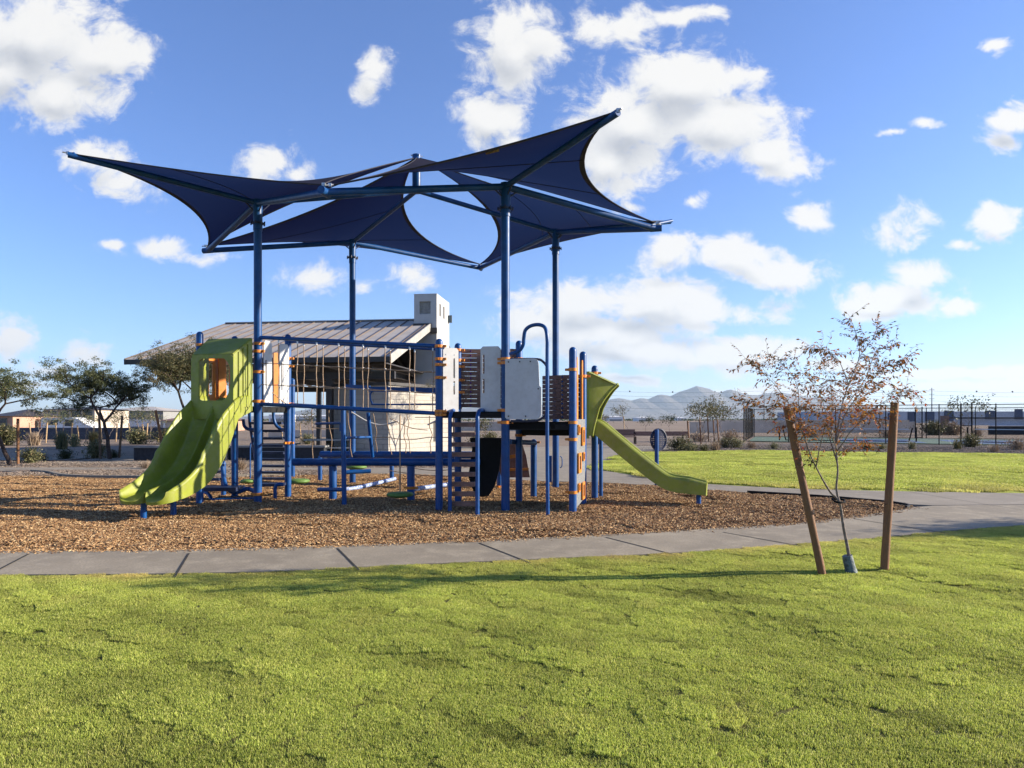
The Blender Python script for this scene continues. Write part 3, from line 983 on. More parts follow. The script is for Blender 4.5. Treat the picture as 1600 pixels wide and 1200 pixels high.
# middle and right towers
Q = {'R1': (-1.24, 11.62, 529), 'R2': (-1.0, 12.62, 536), 'M': (0.13, 12.74, 532), 'S1': (1.01, 11.34, 542), 'S2': (1.277, 12.28, 549), 'S3': (1.61, 13.3, 571), 'N': (0.435, 13.66, 686), 'K': (-0.28, 15.4, 690)}
CL = {'R1': [541, 561, 570, 590, 642.5, 648], 'R2': [547, 563, 573, 594, 613], 'M': [561, 680], 'S1': [577.5, 660, 686.5, 769], 'S2': [588], 'S3': [583], 'N': [691], 'K': [700, 760]}
PO = {}
for k, (x, y, py) in Q.items():
    PO[k] = Vector((x, y, 0))
    post(x, y, zof(py, y), [zof(c, y) for c in CL[k]], (-UU,) if k == 'S1' else (UU, -VV))
post(1.79, 13.75, zof(672, 13.75), r=0.04)
cm = MB()
for py in (561, 567, 641, 660):
    clampring(cm, PST[1].x, PST[1].y, zof(py, 11.53), (-UU, UU), 0.073, 0.052)
cm.each('clamp', M['orange'], ps)

def deck(c4, z, th=0.09, m='blackplastic'):
    pl = [(p.x, p.y) for p in c4]
    mb = MB()
    mb.plate((0, 0, z - 0.01), (1, 0, 0), (0, 1, 0), pl, 0.02)
    n = len(c4)
    for i in range(n):
        a, b = c4[i], c4[(i + 1) % n]
        d = (b - a).normalized() * 0.06
        mb.bar(Vector((a.x, a.y, z - 0.02 - th / 2)) + d, Vector((b.x, b.y, z - 0.02 - th / 2)) - d, 0.035, th)
    return mb.build('deck', M[m], ps)
DL, DM, DR = 1.84, 1.73, 1.53
PP1 = PST[1]
deck([L1, L2, L4, L3], DL)
deck([PO['R1'], PP1, PO['M'], PO['R2']], DM)
deck([PP1, PO['S1'], PO['S2'], PO['M']], DR)
deck([PO['M'], PO['S2'], PO['S3'], PO['N']], DR - 0.12)
# thick fascia under the right deck
mb = MB()
mb.bar(PP1 + UU * 0.08 + ZZ * (DR - 0.03), PO['S1'] - UU * 0.07 + ZZ * (DR - 0.03), 0.04, 0.12)
for s in (0.18, 0.42, 0.66):
    mb.tube([PP1 + UU * s * 1.6 + ZZ * (DR - 0.03) - VV * 0.02, PP1 + UU * s * 1.6 + ZZ * (DR - 0.03) - VV * 0.03], 0.018, 8)
mb.build('deck_beam', M['black'], ps)
MB().bar(P(838, 672, 13.4), P(893, 672, 13.4), 0.5, 0.16).build('bridge_beam', M['blackplastic'], ps)

# rope bridge between the towers
def rail(a, b, r=0.032, m='blue', name='rail', parent=ps):
    return MB().tube([a, b], r, 10).build(name, M[m], parent)
UF0, UF1 = L2 + ZZ * zof(527, 12.65), PO['R1'] + ZZ * zof(541, 11.62)
LF0, LF1 = L2 + ZZ * zof(631, 12.65), PO['R1'] + ZZ * zof(646, 11.62)
UB0, UB1 = L4 + ZZ * zof(533, 13.62), PO['R2'] + ZZ * zof(547, 12.62)
LB0, LB1 = L4 + ZZ * zof(632, 13.62), PO['R2'] + ZZ * zof(648, 12.62)
br = MB()
for a, b, r in ((UF0, UF1, 0.036), (LF0, LF1, 0.036), (UB0, UB1, 0.036), (LB0, LB1, 0.036)):
    br.tube([a, b], r, 10)
br.each('bridge_rail', M['blue'], ps)
net = MB()
knots = MB()
def ropeline(a, b, sagz=0.0, wob=0.012, r=0.0085, mbx=None, n=10):
    pts = []
    sx0, sy0 = random.uniform(0, 9), random.uniform(0, 9)
    for k in range(n + 1):
        t = k / n
        e = math.sin(math.pi * t)
        p = a.lerp(b, t) - ZZ * sagz * e
        p += Vector((noise.noise((sx0, t * 3, 0)), noise.noise((sy0, t * 3, 2)), 0)) * wob * 2.5 * e
        pts.append(p)
    (mbx or net).tube(pts, r, 6, caps=False)
    return pts
def netpanel(a0, a1, b0, b1, ts, hs):
    """a0-a1 upper rail, b0-b1 lower rail"""
    for t in ts:
        p, q = a0.lerp(a1, t), b0.lerp(b1, t)
        ropeline(p, q, 0, 0.011)
        knots.tube([p - ZZ * 0.03, p - ZZ * 0.085], 0.014, 8)
        for h in hs:
            c = p.lerp(q, h)
            knots.lathe(c - ZZ * 0.016, [(0.001, 0), (0.017, 0.008), (0.017, 0.024), (0.001, 0.032)], 8)
    for h in hs:
        tt = [0.0] + list(ts) + [1.0]
        for u0, u1 in zip(tt, tt[1:]):
            ropeline(a0.lerp(a1, u0).lerp(b0.lerp(b1, u0), h), a0.lerp(a1, u1).lerp(b0.lerp(b1, u1), h), 0.012, 0.008, n=5)
tF = [(x - 403) / 283 for x in (438, 469, 500, 535, 573, 607, 643, 677)]
netpanel(UF0, UF1, LF0, LF1, tF, (0.38, 0.70))
tB = [0.10, 0.22, 0.35, 0.49, 0.62, 0.76, 0.90]
netpanel(UB0, UB1, LB0, LB1, tB, (0.36, 0.68))
# lower net between lower rail and the beam
BZ = zof(722, 13.0)
bm0, bm1 = P(459, 722, 13.3), P(716, 722, 12.75)
bm2, bm3 = P(502, 710, 17.0), P(744, 711, 15.6)
lo0, lo1 = lerp(LF0, LF1, 0.30), lerp(LF0, LF1, 1.0)
for (xt, yt, xb, yb) in [(487, 640, 489, 716), (514, 641, 517, 706), (543, 642, 550, 714), (583, 646, 589, 706), (604, 645, 612, 710), (636, 648, 641, 708), (671, 650, 673, 708), (632, 652, 634, 708)]:
    ropeline(P(xt, yt, 13.2), P(xb, yb, 13.6), 0, 0.03)
ropeline(P(488, 668, 13.2), P(541, 669, 13.2), 0.02, 0.01)
ropeline(P(605, 683, 13.2), P(670, 683, 13.2), 0.05, 0.01)
ropeline(P(670, 683, 13.2), P(716, 684, 13.2), 0.0, 0.01)
ropeline(P(575, 684, 13.4), P(605, 683, 13.2), 0.0, 0.01)
ropeline(P(609, 653, 13.4), P(668, 672, 13.4), 0.06, 0.01)
ropeline(P(648, 652, 13.0), P(686, 652, 13.0), 0.0, 0.01)
ropeline(P(608, 735, 13.8), P(722, 743, 13.4), 0.05, 0.02)
ropeline(P(640, 730, 13.8), P(722, 731, 13.4), 0.06, 0.02)
ropeline(P(449, 632, 13.4), P(403, 585, 12.8), 0.06, 0.01)
no_ = net.build('rope_net', M['rope'], ps)
knots.each('rope_connector', M['silver'], no_)
wr = MB()
wr.tube(cat_rom([P(549, 644, 13.7), P(575, 659, 13.7), P(597, 664, 13.7), P(622, 658, 13.7)], 6), 0.016, 8)
wr.tube(cat_rom([P(668, 664, 13.7), P(680, 658, 13.7), P(686, 655, 13.7)], 6), 0.016, 8)
wr.each('pale_rope', M['white'], ps)

# beams and their posts
bb = MB()
bb.tube([bm0, bm1], 0.075, 14)
bb.tube([P(686, 722, 12.75), P(750, 722, 12.9)], 0.06, 14)
bb.build('balance_beam', M['blue'], ps)
MB().tube([bm2, bm3], 0.085, 14).build('balance_beam', M['blue'], ps)
for (px, Y, zt) in ((520, 13.25, BZ), (642, 12.95, BZ)):
    p = P(px, 0, Y)
    post(p.x, p.y, zt, [zof(762, Y)] if px == 642 else (), r=0.075)
for (px, Y) in ((500, 17.6), (612, 17.2)):
    p = P(px, 0, Y)
    post(p.x, p.y, zof(712, Y), r=0.055)
# speckled curved balance rail
mb = MB()
mb.tube(cat_rom([P(497, 765, 14.6), P(545, 764, 14.8), P(580, 757, 15.6), P(617, 748, 16.6)], 6), 0.045, 10)
mb.build('balance_rail', M['speckle'], ps)
mb = MB()
mb.tube([P(648, 764, 13.4), P(700, 757, 14.2)], 0.045, 10)
mb.build('balance_rail', M['speckle'], ps)
MB().tube([P(540, 738, 14.0), P(579, 736, 14.2)], 0.045, 10).build('balance_rail', M['blue'], ps)
# chin-up poles in front of the bridge
mb = MB()
p = G(538, 793)
mb.tube([p, P(536, 640, p.y)], 0.045, 12)
q = P(575, 645, p.y + 0.6)
mb.tube([q, P(582, 714, p.y + 0.9)], 0.036, 12)
mb.tube([P(537, 684, p.y), P(579, 683, p.y + 0.75)], 0.024, 10)
mb.tube([P(494, 662, p.y + 0.4), P(536, 661, p.y)], 0.026, 10)
mb.tube([P(533, 661, p.y), P(533, 674, p.y)], 0.03, 10)
mb.tube([P(498, 765, p.y + 0.5), P(538, 765, p.y)], 0.038, 10)
mb.build('pull_up_ladder', M['blue'], ps)
# blue overhead frame seen behind the net
mb = MB()
Y = 16.2
mb.bar(P(540, 604, 16.4), P(578, 606, Y), 0.05, 0.10)
mb.bar(P(575, 608, Y), P(686, 610, Y), 0.06, 0.12)
fr = cat_rom([P(686, 631.5, Y), P(590, 632, Y), P(582, 630, Y), P(579, 624, Y), P(579, 615, Y), P(584, 610, Y)], 5)
mb.tube(fr, 0.02, 8)
mb.build('overhead_frame', M['blue'], ps)
p = P(716, 0, 16.2)
post(p.x, p.y, zof(604, 16.2))
# hanging stepping pods
def pod(px, py, Y, topz, w_=0.42, rope=True):
    c = P(px, py, Y)
    mb = MB().lathe(c - ZZ * 0.05, [(0.001, 0), (w_ * .55 / 2, 0.005), (w_ / 2 * .9, 0.03), (w_ / 2, 0.055), (w_ / 2 * .9, 0.085), (w_ * .25, 0.10), (0.001, 0.10)], 20)
    o = mb.build('stepping_pod', M['green'], ps)
    if rope:
        r_ = MB()
        r_.tube([c + ZZ * 0.04, Vector((c.x, c.y, topz))], 0.013, 8)
        r_.build('rope', M['rope'], o)
pod(625, 773, 12.4, LF1.z - 0.02, 0.50)
pod(466, 752, 13.9, 1.75, 0.46, False)
pod(387, 752, 16.5, 0.9, 0.34, False)
pod(557, 730, 16.0, 0.9, 0.5, False)

# slat-rung ladder to the middle deck
lad = []
a0, a1 = G(703, 804), P(703, 655, 11.5)
b0, b1 = G(746, 809.5), P(746, 655, 11.15)
lr = MB()
for lo, hi, tx in ((a0, a1, P(716, 641, 12.0)), (b0, b1, P(757, 641, 11.7))):
    pts = [lo, lo.lerp(hi, 0.5), hi - ZZ * 0.04] + cat_rom([hi + ZZ * 0.02, hi + ZZ * 0.10 + (tx - hi) * 0.25, Vector((tx.x, tx.y, hi.z + 0.15))], 5)
    lr.tube(pts, 0.034, 12)
lr.each('ladder_rail', M['blue'], ps)
for k, py in enumerate((649, 663.5, 679, 694.5, 710, 725.5, 741, 756.5, 771.5, 787)):
    Y = 11.75 - 0.02 * k
    mb = MB().bar(P(706.5, py, Y), P(742.5, py, Y - 0.12), 0.09, 0.075)
    for xx in (709, 739):
        c = P(xx, py - 1, Y - 0.06)
        mb.lathe((c.x, c.y - 0.045, c.z - 0.012), [(0.001, 0.0), (0.012, 0.004), (0.012, 0.02), (0.001, 0.024)], 8)
    mb.build('ladder_rung', M['brown'], ps)

# plastic entrance panels (with real slots)
def panel(pA, pB, z0, z1, th, mname, cut=0.06, slots=(), name='panel', taper=0.0, lab=None):
    """upright plate from pA to pB; slots in metres (x0,z0,x1,z1) from pA,z0"""
    d = Vector((pB.x - pA.x, pB.y - pA.y, 0))
    L, H = d.length, z1 - z0
    out = [(0, 0.03), (0.03, 0), (L - 0.03, 0), (L, 0.03), (L - taper, H - cut), (L - taper - cut, H), (cut, H), (0, H - cut)]
    mb = MB().plate(Vector((pA.x, pA.y, z0)), d, ZZ, out, th, [rrect(*s, 0.02, 3) for s in slots])
    for (x, z) in ((0.06, 0.07), (L - 0.07, 0.07), (0.06, H - 0.12), (L - 0.07 - taper, H - 0.12)):
        c = Vector((pA.x, pA.y, z0)) + d.normalized() * x + ZZ * z - VV * (th / 2)
        mb.tube([c, c - VV * 0.008], 0.010, 8)
    return mb.build(name, M[mname], ps, label=lab)
Y = 11.62
a, b = P(692, 0, 11.6), P(716, 0, 11.75)
panel(a, b, zof(646, Y), zof(543, Y), 0.02, 'white', 0.04, [(0.195, 0.60, 0.225, 0.95), (0.195, 0.32, 0.225, 0.56)], taper=-0.0, name='entrance_panel', lab='narrow pale panel at the left of the ladder')
a, b = P(751, 0, 11.62), P(782, 0, 11.56)
panel(a, b, zof(645, Y), zof(541.5, Y), 0.02, 'white', 0.04, [(0.035, 0.66, 0.07, 0.99), (0.035, 0.33, 0.07, 0.58)], name='entrance_panel', lab='wide pale panel with two slots right of the ladder')
# big rounded board in a dark tube frame
Yb = 11.36
o_ = P(789.5, 655, Yb)
x1 = P(847, 0, Yb).x - o_.x
H_ = zof(561, Yb) - zof(655, Yb)
outl = [(0.0, 0.03), (0.03, 0.0)] + [(x1 - 0.09 + 0.09 * math.sin(R(a_)), 0.09 - 0.09 * math.cos(R(a_))) for a_ in (0, 22, 45, 67, 90)] + [(x1, H_ * 0.52), (x1 - 0.03, H_ * 0.55), (x1 - 0.045, H_ - 0.09)] + [(x1 - 0.135 + 0.09 * math.cos(R(a_)), H_ - 0.09 + 0.09 * math.sin(R(a_))) for a_ in (22, 45, 67, 90)] + [(0.0, H_)]
mb = MB().plate(o_, UU, ZZ, outl, 0.02)
brd = mb.build('activity_board', M['white'], ps, label='large blank pale board beside the tall blue post')
bl = MB()
for (x, z) in ((0.06, 0.05), (0.35, 0.05), (0.06, H_ - 0.05), (0.25, H_ - 0.05), (0.43, H_ - 0.05), (x1 - 0.05, H_ * 0.5)):
    c = o_ + UU * x + ZZ * z - VV * 0.012
    bl.tube([c, c - VV * 0.012], 0.011, 8)
bl.each('bolt', M['black'], brd)
fp = [P(797, 561, Yb), P(838, 561, Yb), P(848, 565, Yb), P(854, 573, Yb), P(856, 585, Yb), P(856, 636, Yb), P(853, 647, Yb), P(844, 655, Yb), P(830, 658, Yb), P(797, 658, Yb)]
MB().tube(cat_rom([q + VV * 0.03 for q in fp], 4), 0.022, 10).build('board_frame', M['blue_dark'], ps)
# climbing loop pole
p0 = G(856, 811)
pp = [p0, P(855, 700, p0.y), P(855, 560, p0.y), P(855, 530, p0.y), P(852, 513, p0.y + .03), P(843, 507.5, p0.y + .08), P(830, 509, p0.y + .16), P(821, 516, p0.y + .2), P(818.5, 528, p0.y + .25), P(817, 540, p0.y + .3), P(810, 549, p0.y + .35), P(797, 553, 11.4)]
MB().tube(cat_rom(pp, 5), 0.030, 12).build('climbing_pole', M['blue'], ps)

# brown slatted walls
def slatwall(pA, pB, z0, z1, n, gap=0.007, gapw=0.72, m='brown', bolts='purple', bx=0.25):
    d = Vector((pB.x - pA.x, pB.y - pA.y, 0))
    L = d.length
    e = d.normalized()
    hh = (z1 - z0) / n
    mb = MB()
    for k in range(n):
        zc = z0 + hh * (k + 0.5)
        a, b = Vector((pA.x, pA.y, zc)), Vector((pB.x, pB.y, zc))
        mb.bar(a, b, 0.03, hh - gap)
    for t in (0.44, 0.60):
        c = Vector((pA.x, pA.y, 0)) + d * t + VV * 0.02
        mb.bar(c + ZZ * z0, c + ZZ * z1, 0.10, 0.02, up=VV)
    o = mb.build('slatted_wall', M[m], ps)
    bo = MB()
    for k in range(n):
        zc = z0 + hh * (k + 0.5)
        c = Vector((pA.x, pA.y, zc)) + d * bx - VV * 0.016
        bo.tube([c, c - VV * 0.012], 0.017, 8)
    bo.build('bolt_column', M[bolts], o)
    return o
slatwall(P(719, 0, 12.7), P(787, 0, 12.8), zof(637, 12.7), zof(545, 12.7), 13)
slatwall(P(786, 0, 12.6), P(812, 0, 12.8), zof(640, 12.7), zof(545, 12.7), 13, bolts='black')
slatwall(P(848, 0, 12.72), P(905, 0, 12.3), zof(655, 12.5), zof(586, 12.5), 10, bolts='blue', bx=0.55)
# climbing wall with orange holds on the right tower (faces the sun)
a, b = PO['S1'] + VV * 0.10 + UU * 0.03, PO['S2'] - VV * 0.05 + UU * 0.03
z0, z1 = zof(792, 11.6), zof(655, 12)
cw = MB().plate(Vector((a.x, a.y, z0)), b - a, ZZ, [(0, 0), ((b - a).length, 0.10), ((b - a).length, z1 - z0), (0, z1 - z0)], 0.03).build('climbing_wall', M['greywall'], ps)
Lw = (b - a).length
hold = MB()
for (cx0, cz, hw, hh) in ((0.20, 0.88, 0.10, 0.085), (0.68, 0.80, 0.16, 0.16), (0.27, 0.50, 0.17, 0.17), (0.75, 0.56, 0.10, 0.075), (0.22, 0.22, 0.10, 0.075), (0.70, 0.16, 0.16, 0.15)):
    c = Vector((a.x, a.y, 0)) + (b - a) * cx0 + ZZ * (z0 + (z1 - z0) * cz) + UU * 0.03
    hold.plate(c, VV, ZZ, rrect(-hw, -hh, hw, hh, 0.03), 0.022, [rrect(-hw * .6, -hh * .68, hw * .6, hh * .68, 0.015)])
hold.each('hand_hold', M['orange'], ps)
# orange guard boards above the climbing wall
for s, top in ((0.13, 559), (0.78, 562)):
    c = PO['S1'] + VV * s + UU * 0.035
    MB().plate(Vector((c.x, c.y, DR + 0.0)), VV, ZZ, [(0, 0), (0.17, 0), (0.17, 1.02), (0.12, 1.12), (0.03, 1.12), (0, 1.05)], 0.025, [rrect(0.05, 0.25, 0.08, 0.7, 0.012)]).build('guard_board', M['orange'], ps)

# dark curved climber and leaning shaped panel behind the ladder
cp = cat_rom([P(735, 685, 12.5), P(734, 730, 13.2), P(740, 760, 13.5), P(752, 772, 13.6)], 6)
mb = MB()
out = [(0, 0), (0, -0.05)]
pl = [(734, 684), (784, 684), (784, 700), (780, 735), (773, 760), (764, 774), (755, 776), (742, 774), (732, 745), (738, 700)]
o_ = P(734, 684, 13.0)
mb.plate(o_, (1, -0.05, 0), ZZ, [((x - 734) / FPX * 13.0, (684 - y) / FPX * 13.0) for x, y in pl][::-1], 0.05)
mb.build('shaped_climber', M['blackplastic'], ps)
pl = [(784, 690), (815, 690), (822, 712), (828, 746), (784, 746), (777, 728)]
o_ = P(784, 690, 14.2)
MB().plate(o_, (1, 0.05, 0), ZZ, [((x - 784) / FPX * 14.2, (690 - y) / FPX * 14.2) for x, y in pl][::-1], 0.03).build('shaped_panel', M['brown'], ps)
mb = MB()
mb.bar(P(796, 714, 14.0), P(808, 712, 14.0), 0.04, 0.07)
mb.bar(P(796, 734, 14.0), P(826, 733, 14.0), 0.04, 0.05)
mb.each('orange_strap', M['orange'], ps)
mb = MB()
mb.tube([P(797, 690, 12.6), P(836, 692, 13.4)], 0.05, 10)
mb.build('cross_rail', M['blue'], ps)
# small control posts near the back right post
mb = MB()
mb.bar(P(860, 755, 16.8), P(860, 712, 16.8), 0.07, 0.07)
mb.tube(cat_rom([P(875, 713, 16.5), P(878, 716, 16.5), P(878, 728, 16.5), P(875, 731, 16.5)], 4), 0.012, 8)
mb.bar(P(856, 761, 16), P(892, 761, 16), 0.08, 0.08)
mb.build('step_frame', M['blue'], ps)

# left tower: entry panels facing the bridge (sunlit), orange inner panels
bx = L2 + VV * 0.10 + UU * 0.02
for s0, s1, m_ in ((0.10, 0.36, 'white'), (0.62, 0.94, 'white')):
    a, b = L2.lerp(L4, s0), L2.lerp(L4, s1)
    panel(a + UU * 0.05, b + UU * 0.05, DL + 0.02, zof(534, 13.0), 0.02, m_, 0.05, [(0.05, 0.3, 0.09, 0.85)], name='entrance_panel', lab='sunlit white panel at the left end of the rope bridge')
a, b = L1.lerp(L3, 0.12), L1.lerp(L3, 0.95)
panel(a + UU * 0.02, b + UU * 0.02, DL + 0.02, zof(548, 12.8), 0.02, 'orange', 0.05, [(0.1, 0.2, 0.2, 0.8), (0.6, 0.2, 0.7, 0.8)], name='side_panel')
for (x0, x1, yy0) in ((341, 352, 12.95), (427, 437, 14.0)):
    a, b = P(x0, 0, yy0), P(x1, 0, yy0 + 0.1)
    mb = MB().plate(Vector((a.x, a.y, DL + 0.02)), b - a, ZZ, [(0, 0), ((b - a).length, 0), ((b - a).length, 1.05), (0, 1.1)], 0.05)
    mb.build('inner_panel', M['orange'], ps)

# ---- transfer steps and stair on the left
st = MB()
for k in range(9):
    t = k / 8
    z = lerp(0.22, 1.52, t)
    Y = lerp(15.9, 13.95, t)
    xc = lerp(-5.55, -4.98, t)
    st.bar(Vector((xc - 0.34, Y, z)), Vector((xc + 0.34, Y - 0.08, z)), 0.20, 0.05)
st.each('stair_tread', M['blue_dark'], ps)
mb = MB()
for xo in (-0.36, 0.36):
    mb.tube([Vector((-5.55 + xo, 15.95, 0.0)), Vector((-5.55 + xo, 15.9, 0.22)), Vector((-4.98 + xo, 13.9, 1.52)), Vector((-4.95 + xo, 13.8, 1.75))], 0.03, 10)
hp = [P(427, 640, 13.7), P(428, 655, 13.7), P(432, 665, 13.7), P(440, 671, 13.7), P(446, 671, 13.6)]
mb.tube(cat_rom(hp, 5), 0.032, 10)
hp = [P(380, 655, 13.6), P(382, 666, 13.6), P(390, 671, 13.6), P(402, 670, 13.5)]
mb.tube(cat_rom(hp, 5), 0.032, 10)
mb.each('stair_rail', M['blue'], ps)
mb = MB()
for (a, b, c, d) in ((322, 345, 725, 13.6), (318, 345, 737, 13.6), (314, 345, 749, 13.5)):
    mb.bar(P(a, c, d), P(b, c, d), 0.22, 0.045)
mb.bar(P(316, 763, 13.1), P(376, 763, 13.1), 0.45, 0.07)
mb.bar(P(400, 757, 13.4), P(443, 757, 13.4), 0.35, 0.05)
mb.each('low_platform', M['blue_dark'], ps)
mb = MB()
hp = [P(340, 710, 13.7), P(346, 722, 13.5), P(349, 740, 13.4), P(352, 757, 13.3), P(360, 767, 13.2), P(374, 768, 13.1), P(384, 764, 13.1), P(392, 765, 13.1), P(402, 770, 12.9)]
mb.tube(cat_rom(hp, 5), 0.042, 12)
hp = [P(318, 768, 13.3), P(326, 772, 13.2), P(330, 780, 13.1), P(331, 784, 13.0)]
mb.tube(cat_rom(hp, 5), 0.035, 12)
hp = [P(443, 757, 13.2), P(434, 757, 13.2), P(430, 763, 13.2), P(430, 782, 13.2)]
mb.tube(cat_rom(hp, 5), 0.035, 12)
mb.tube([P(330, 781, 12.9), P(400, 779, 12.9)], 0.03, 10)
mb.tube(cat_rom([P(391, 752, 17.6), P(391, 700, 17.6), P(393, 692, 17.6), P(400, 688, 17.6)], 5), 0.018, 8)
mb.each('transfer_loop', M['blue'], ps)
p = G(341, 780)
post(p.x, 13.9, 0.75, r=0.05)

# ---- double slide
def slide_grid(path, halfw, prof, nose, n=34, m=44, thick=0.035, wall_at=None):
    """path(s)->(point,forward,normal,width scale,wall scale); returns top/bottom loop surface"""
    mb = MB()
    def top(s, t):
        c, fw, nm, ws, wl = path(s)
        side = fw.cross(nm).normalized()
        x = -1 + 2 * t
        h = prof(x, wl)
        return c + side * (x * halfw * ws) + nm * h + fw * (nose(x) * max(0, (s - 0.78) / 0.22) ** 1.5)
    def bot(s, t):
        c, fw, nm, ws, wl = path(s)
        side = fw.cross(nm).normalized()
        x = -1 + 2 * t
        h = -thick - 0.02 * (1 - abs(x))
        return c + side * (x * halfw * ws * 1.0) + nm * h + fw * (nose(x) * max(0, (s - 0.78) / 0.22) ** 1.5)
    mb.grid(top, n, m, True, True)
    mb.grid(bot, n, m, True)
    mb.grid(lambda a_, b_: top(a_, 0.0).lerp(bot(a_, 0.0), b_), n, 3, True)
    mb.grid(lambda a_, b_: top(a_, 1.0).lerp(bot(a_, 1.0), b_), n, 3, True, True)
    mb.grid(lambda a_, b_: top(1.0, a_).lerp(bot(1.0, a_), b_), m, 3, True, True)
    mb.grid(lambda a_, b_: top(0.0, a_).lerp(bot(0.0, a_), b_), m, 3, True)
    return mb
base = Vector((-5.17, 12.50, 0))
keys = cat_rom([Vector((0.0, 0, 1.86)), Vector((0.28, 0, 1.83)), Vector((0.44, 0, 1.60)), Vector((0.66, 0, 1.19)), Vector((0.90, 0, 0.84)), Vector((1.22, 0, 0.57)), Vector((1.60, 0, 0.43)), Vector((1.96, 0, 0.37))], 6)
def path_left(s):
    k = s * (len(keys) - 1)
    i = min(int(k), len(keys) - 2)
    p = keys[i].lerp(keys[i + 1], k - i)
    tg = (keys[min(i + 1, len(keys) - 1)] - keys[max(i - 1, 0)]).normalized()
    fw = (-VV * tg.x + ZZ * tg.z).normalized()
    nm = UU.cross(fw) * -1
    if nm.z < 0:
        nm = -nm
    wl = 1.0
    if s > 0.62:
        wl = 1 - 0.76 * min(1, (s - 0.62) / 0.38) ** 0.9
    if s < 0.46:
        q_ = min(1, max(0, (s - 0.10) / 0.36))
        wl = 0.30 + 0.70 * q_ * q_ * (3 - 2 * q_)
    return base - VV * p.x + ZZ * p.z, fw, nm, 1.0, wl
def prof2(x, wl):
    ax = abs(x)
    wall = 0.40 * wl
    if ax > 0.965:
        e = wall * (1 - ((ax - 0.965) / 0.035) ** 2 * 0.18)
    elif ax > 0.90:
        e = wall * math.sin(math.pi / 2 * min(1, (ax - 0.80) / 0.13)) if ax < 0.93 else wall
    elif ax > 0.80:
        e = wall * (1 - math.cos(math.pi / 2 * (ax - 0.80) / 0.13)) * 0.9
    else:
        e = 0.0
    e = max(e, 0)
    ridge = 0.15 * (0.5 + 0.5 * wl) * math.exp(-(x / 0.07) ** 2)
    dish = 0.035 * ((abs(ax - 0.42)) / 0.4) ** 2
    return max(e, 0) + ridge + min(dish, 0.05)
def nose2(x):
    q = (abs(x) - 0.5) / 0.5
    return 0.24 * math.sqrt(max(0, 1 - q * q)) - 0.02
sl = slide_grid(path_left, 0.47, prof2, nose2, 60, 64).build('slide', M['lime'], ps, label='wide double slide at the left with a hooded entrance')
# hood
hd = MB()
TL, TR = base - UU * 0.45, base + UU * 0.46
fl, frr = base - VV * 0.46 - UU * 0.42, base - VV * 0.46 + UU * 0.40
ztb, ztf = zof(530, 12.5), zof(554, 12.05)
o_ = Vector((fl.x, fl.y, 0))
Wd = (frr - fl).length
zz0 = 1.60
outer = [(-0.02, zz0), (Wd + 0.02, zz0), (Wd + 0.02, ztf - 0.05), (Wd - 0.05, ztf), (0.03, ztf), (-0.02, ztf - 0.08)]
hole = [(0.135, 1.98)] + [(0.135 + 0.06 * (1 - math.cos(R(a_))), 1.98 - 0.05 * math.sin(R(a_)) + 0.0) for a_ in (45, 90)] + [(Wd - 0.20, 1.93)] + [(Wd - 0.20 + 0.16 * math.sin(R(a_)), 2.30 - 0.37 * math.cos(R(a_))) for a_ in (25, 50, 75, 90)] + [(Wd - 0.20 + 0.16 * math.cos(R(a_)), 2.40 + 0.27 * math.sin(R(a_))) for a_ in (0, 25, 50, 75, 90)] + [(0.19, 2.67), (0.135, 2.62)]
hd.plate(o_, UU, ZZ, outer, 0.03, [hole])
th = 0.02
def quad3(a, b, c, d, n_):
    n_ = n_.normalized() * 0.012
    vs = [a - n_, b - n_, c - n_, d - n_, a + n_, b + n_, c + n_, d + n_]
    hd.add(vs, [(0, 1, 2, 3), (7, 6, 5, 4), (0, 4, 5, 1), (1, 5, 6, 2), (2, 6, 7, 3), (3, 7, 4, 0)])
zb = lambda p, z: Vector((p.x, p.y, z))
quad3(zb(fl, ztf), zb(frr, ztf), zb(TR, ztb), zb(TL, ztb), Vector((0, -0.5, 1)))
quad3(zb(frr, 1.55), zb(TR, 1.75), zb(TR, ztb), zb(frr, ztf), UU)
quad3(zb(fl, 1.55), zb(TL, 1.75), zb(TL, ztb), zb(fl, ztf), UU)
for s in (0.25, 0.5, 0.75):
    a = frr.lerp(TR, s) + UU * 0.02
    hd.tube([zb(a, 1.8), zb(a, lerp(ztf, ztb, s) - 0.03)], 0.012, 6)
hd.build('hood', M['lime'], sl)
for px, py in ((224.5, 814), (271, 811)):
    p = G(px, py)
    MB().tube([p, p + ZZ * (0.36 if px < 250 else 0.40)], 0.045, 12).build('leg', M['blue'], sl)

# ---- single slide on the right
sb = PO['S2'].lerp(PO['S3'], 0.50) + UU * 0.08
k2 = cat_rom([Vector((0, 0, 1.42)), Vector((0.10, 0, 1.38)), Vector((0.35, 0, 1.17)), Vector((0.75, 0, 0.84)), Vector((1.15, 0, 0.53)), Vector((1.36, 0, 0.41)), Vector((1.62, 0, 0.36)), Vector((2.02, 0, 0.33))], 6)
def path_right(s):
    k = s * (len(k2) - 1)
    i = min(int(k), len(k2) - 2)
    p = k2[i].lerp(k2[i + 1], k - i)
    tg = (k2[min(i + 1, len(k2) - 1)] - k2[max(i - 1, 0)]).normalized()
    fw = (UU * tg.x + ZZ * tg.z).normalized()
    nm = VV.cross(fw)
    if nm.z < 0:
        nm = -nm
    return sb + UU * p.x + ZZ * p.z, fw, nm, 1.0, (1.0 if s < 0.9 else 1 - 0.25 * (s - 0.9) / 0.1)
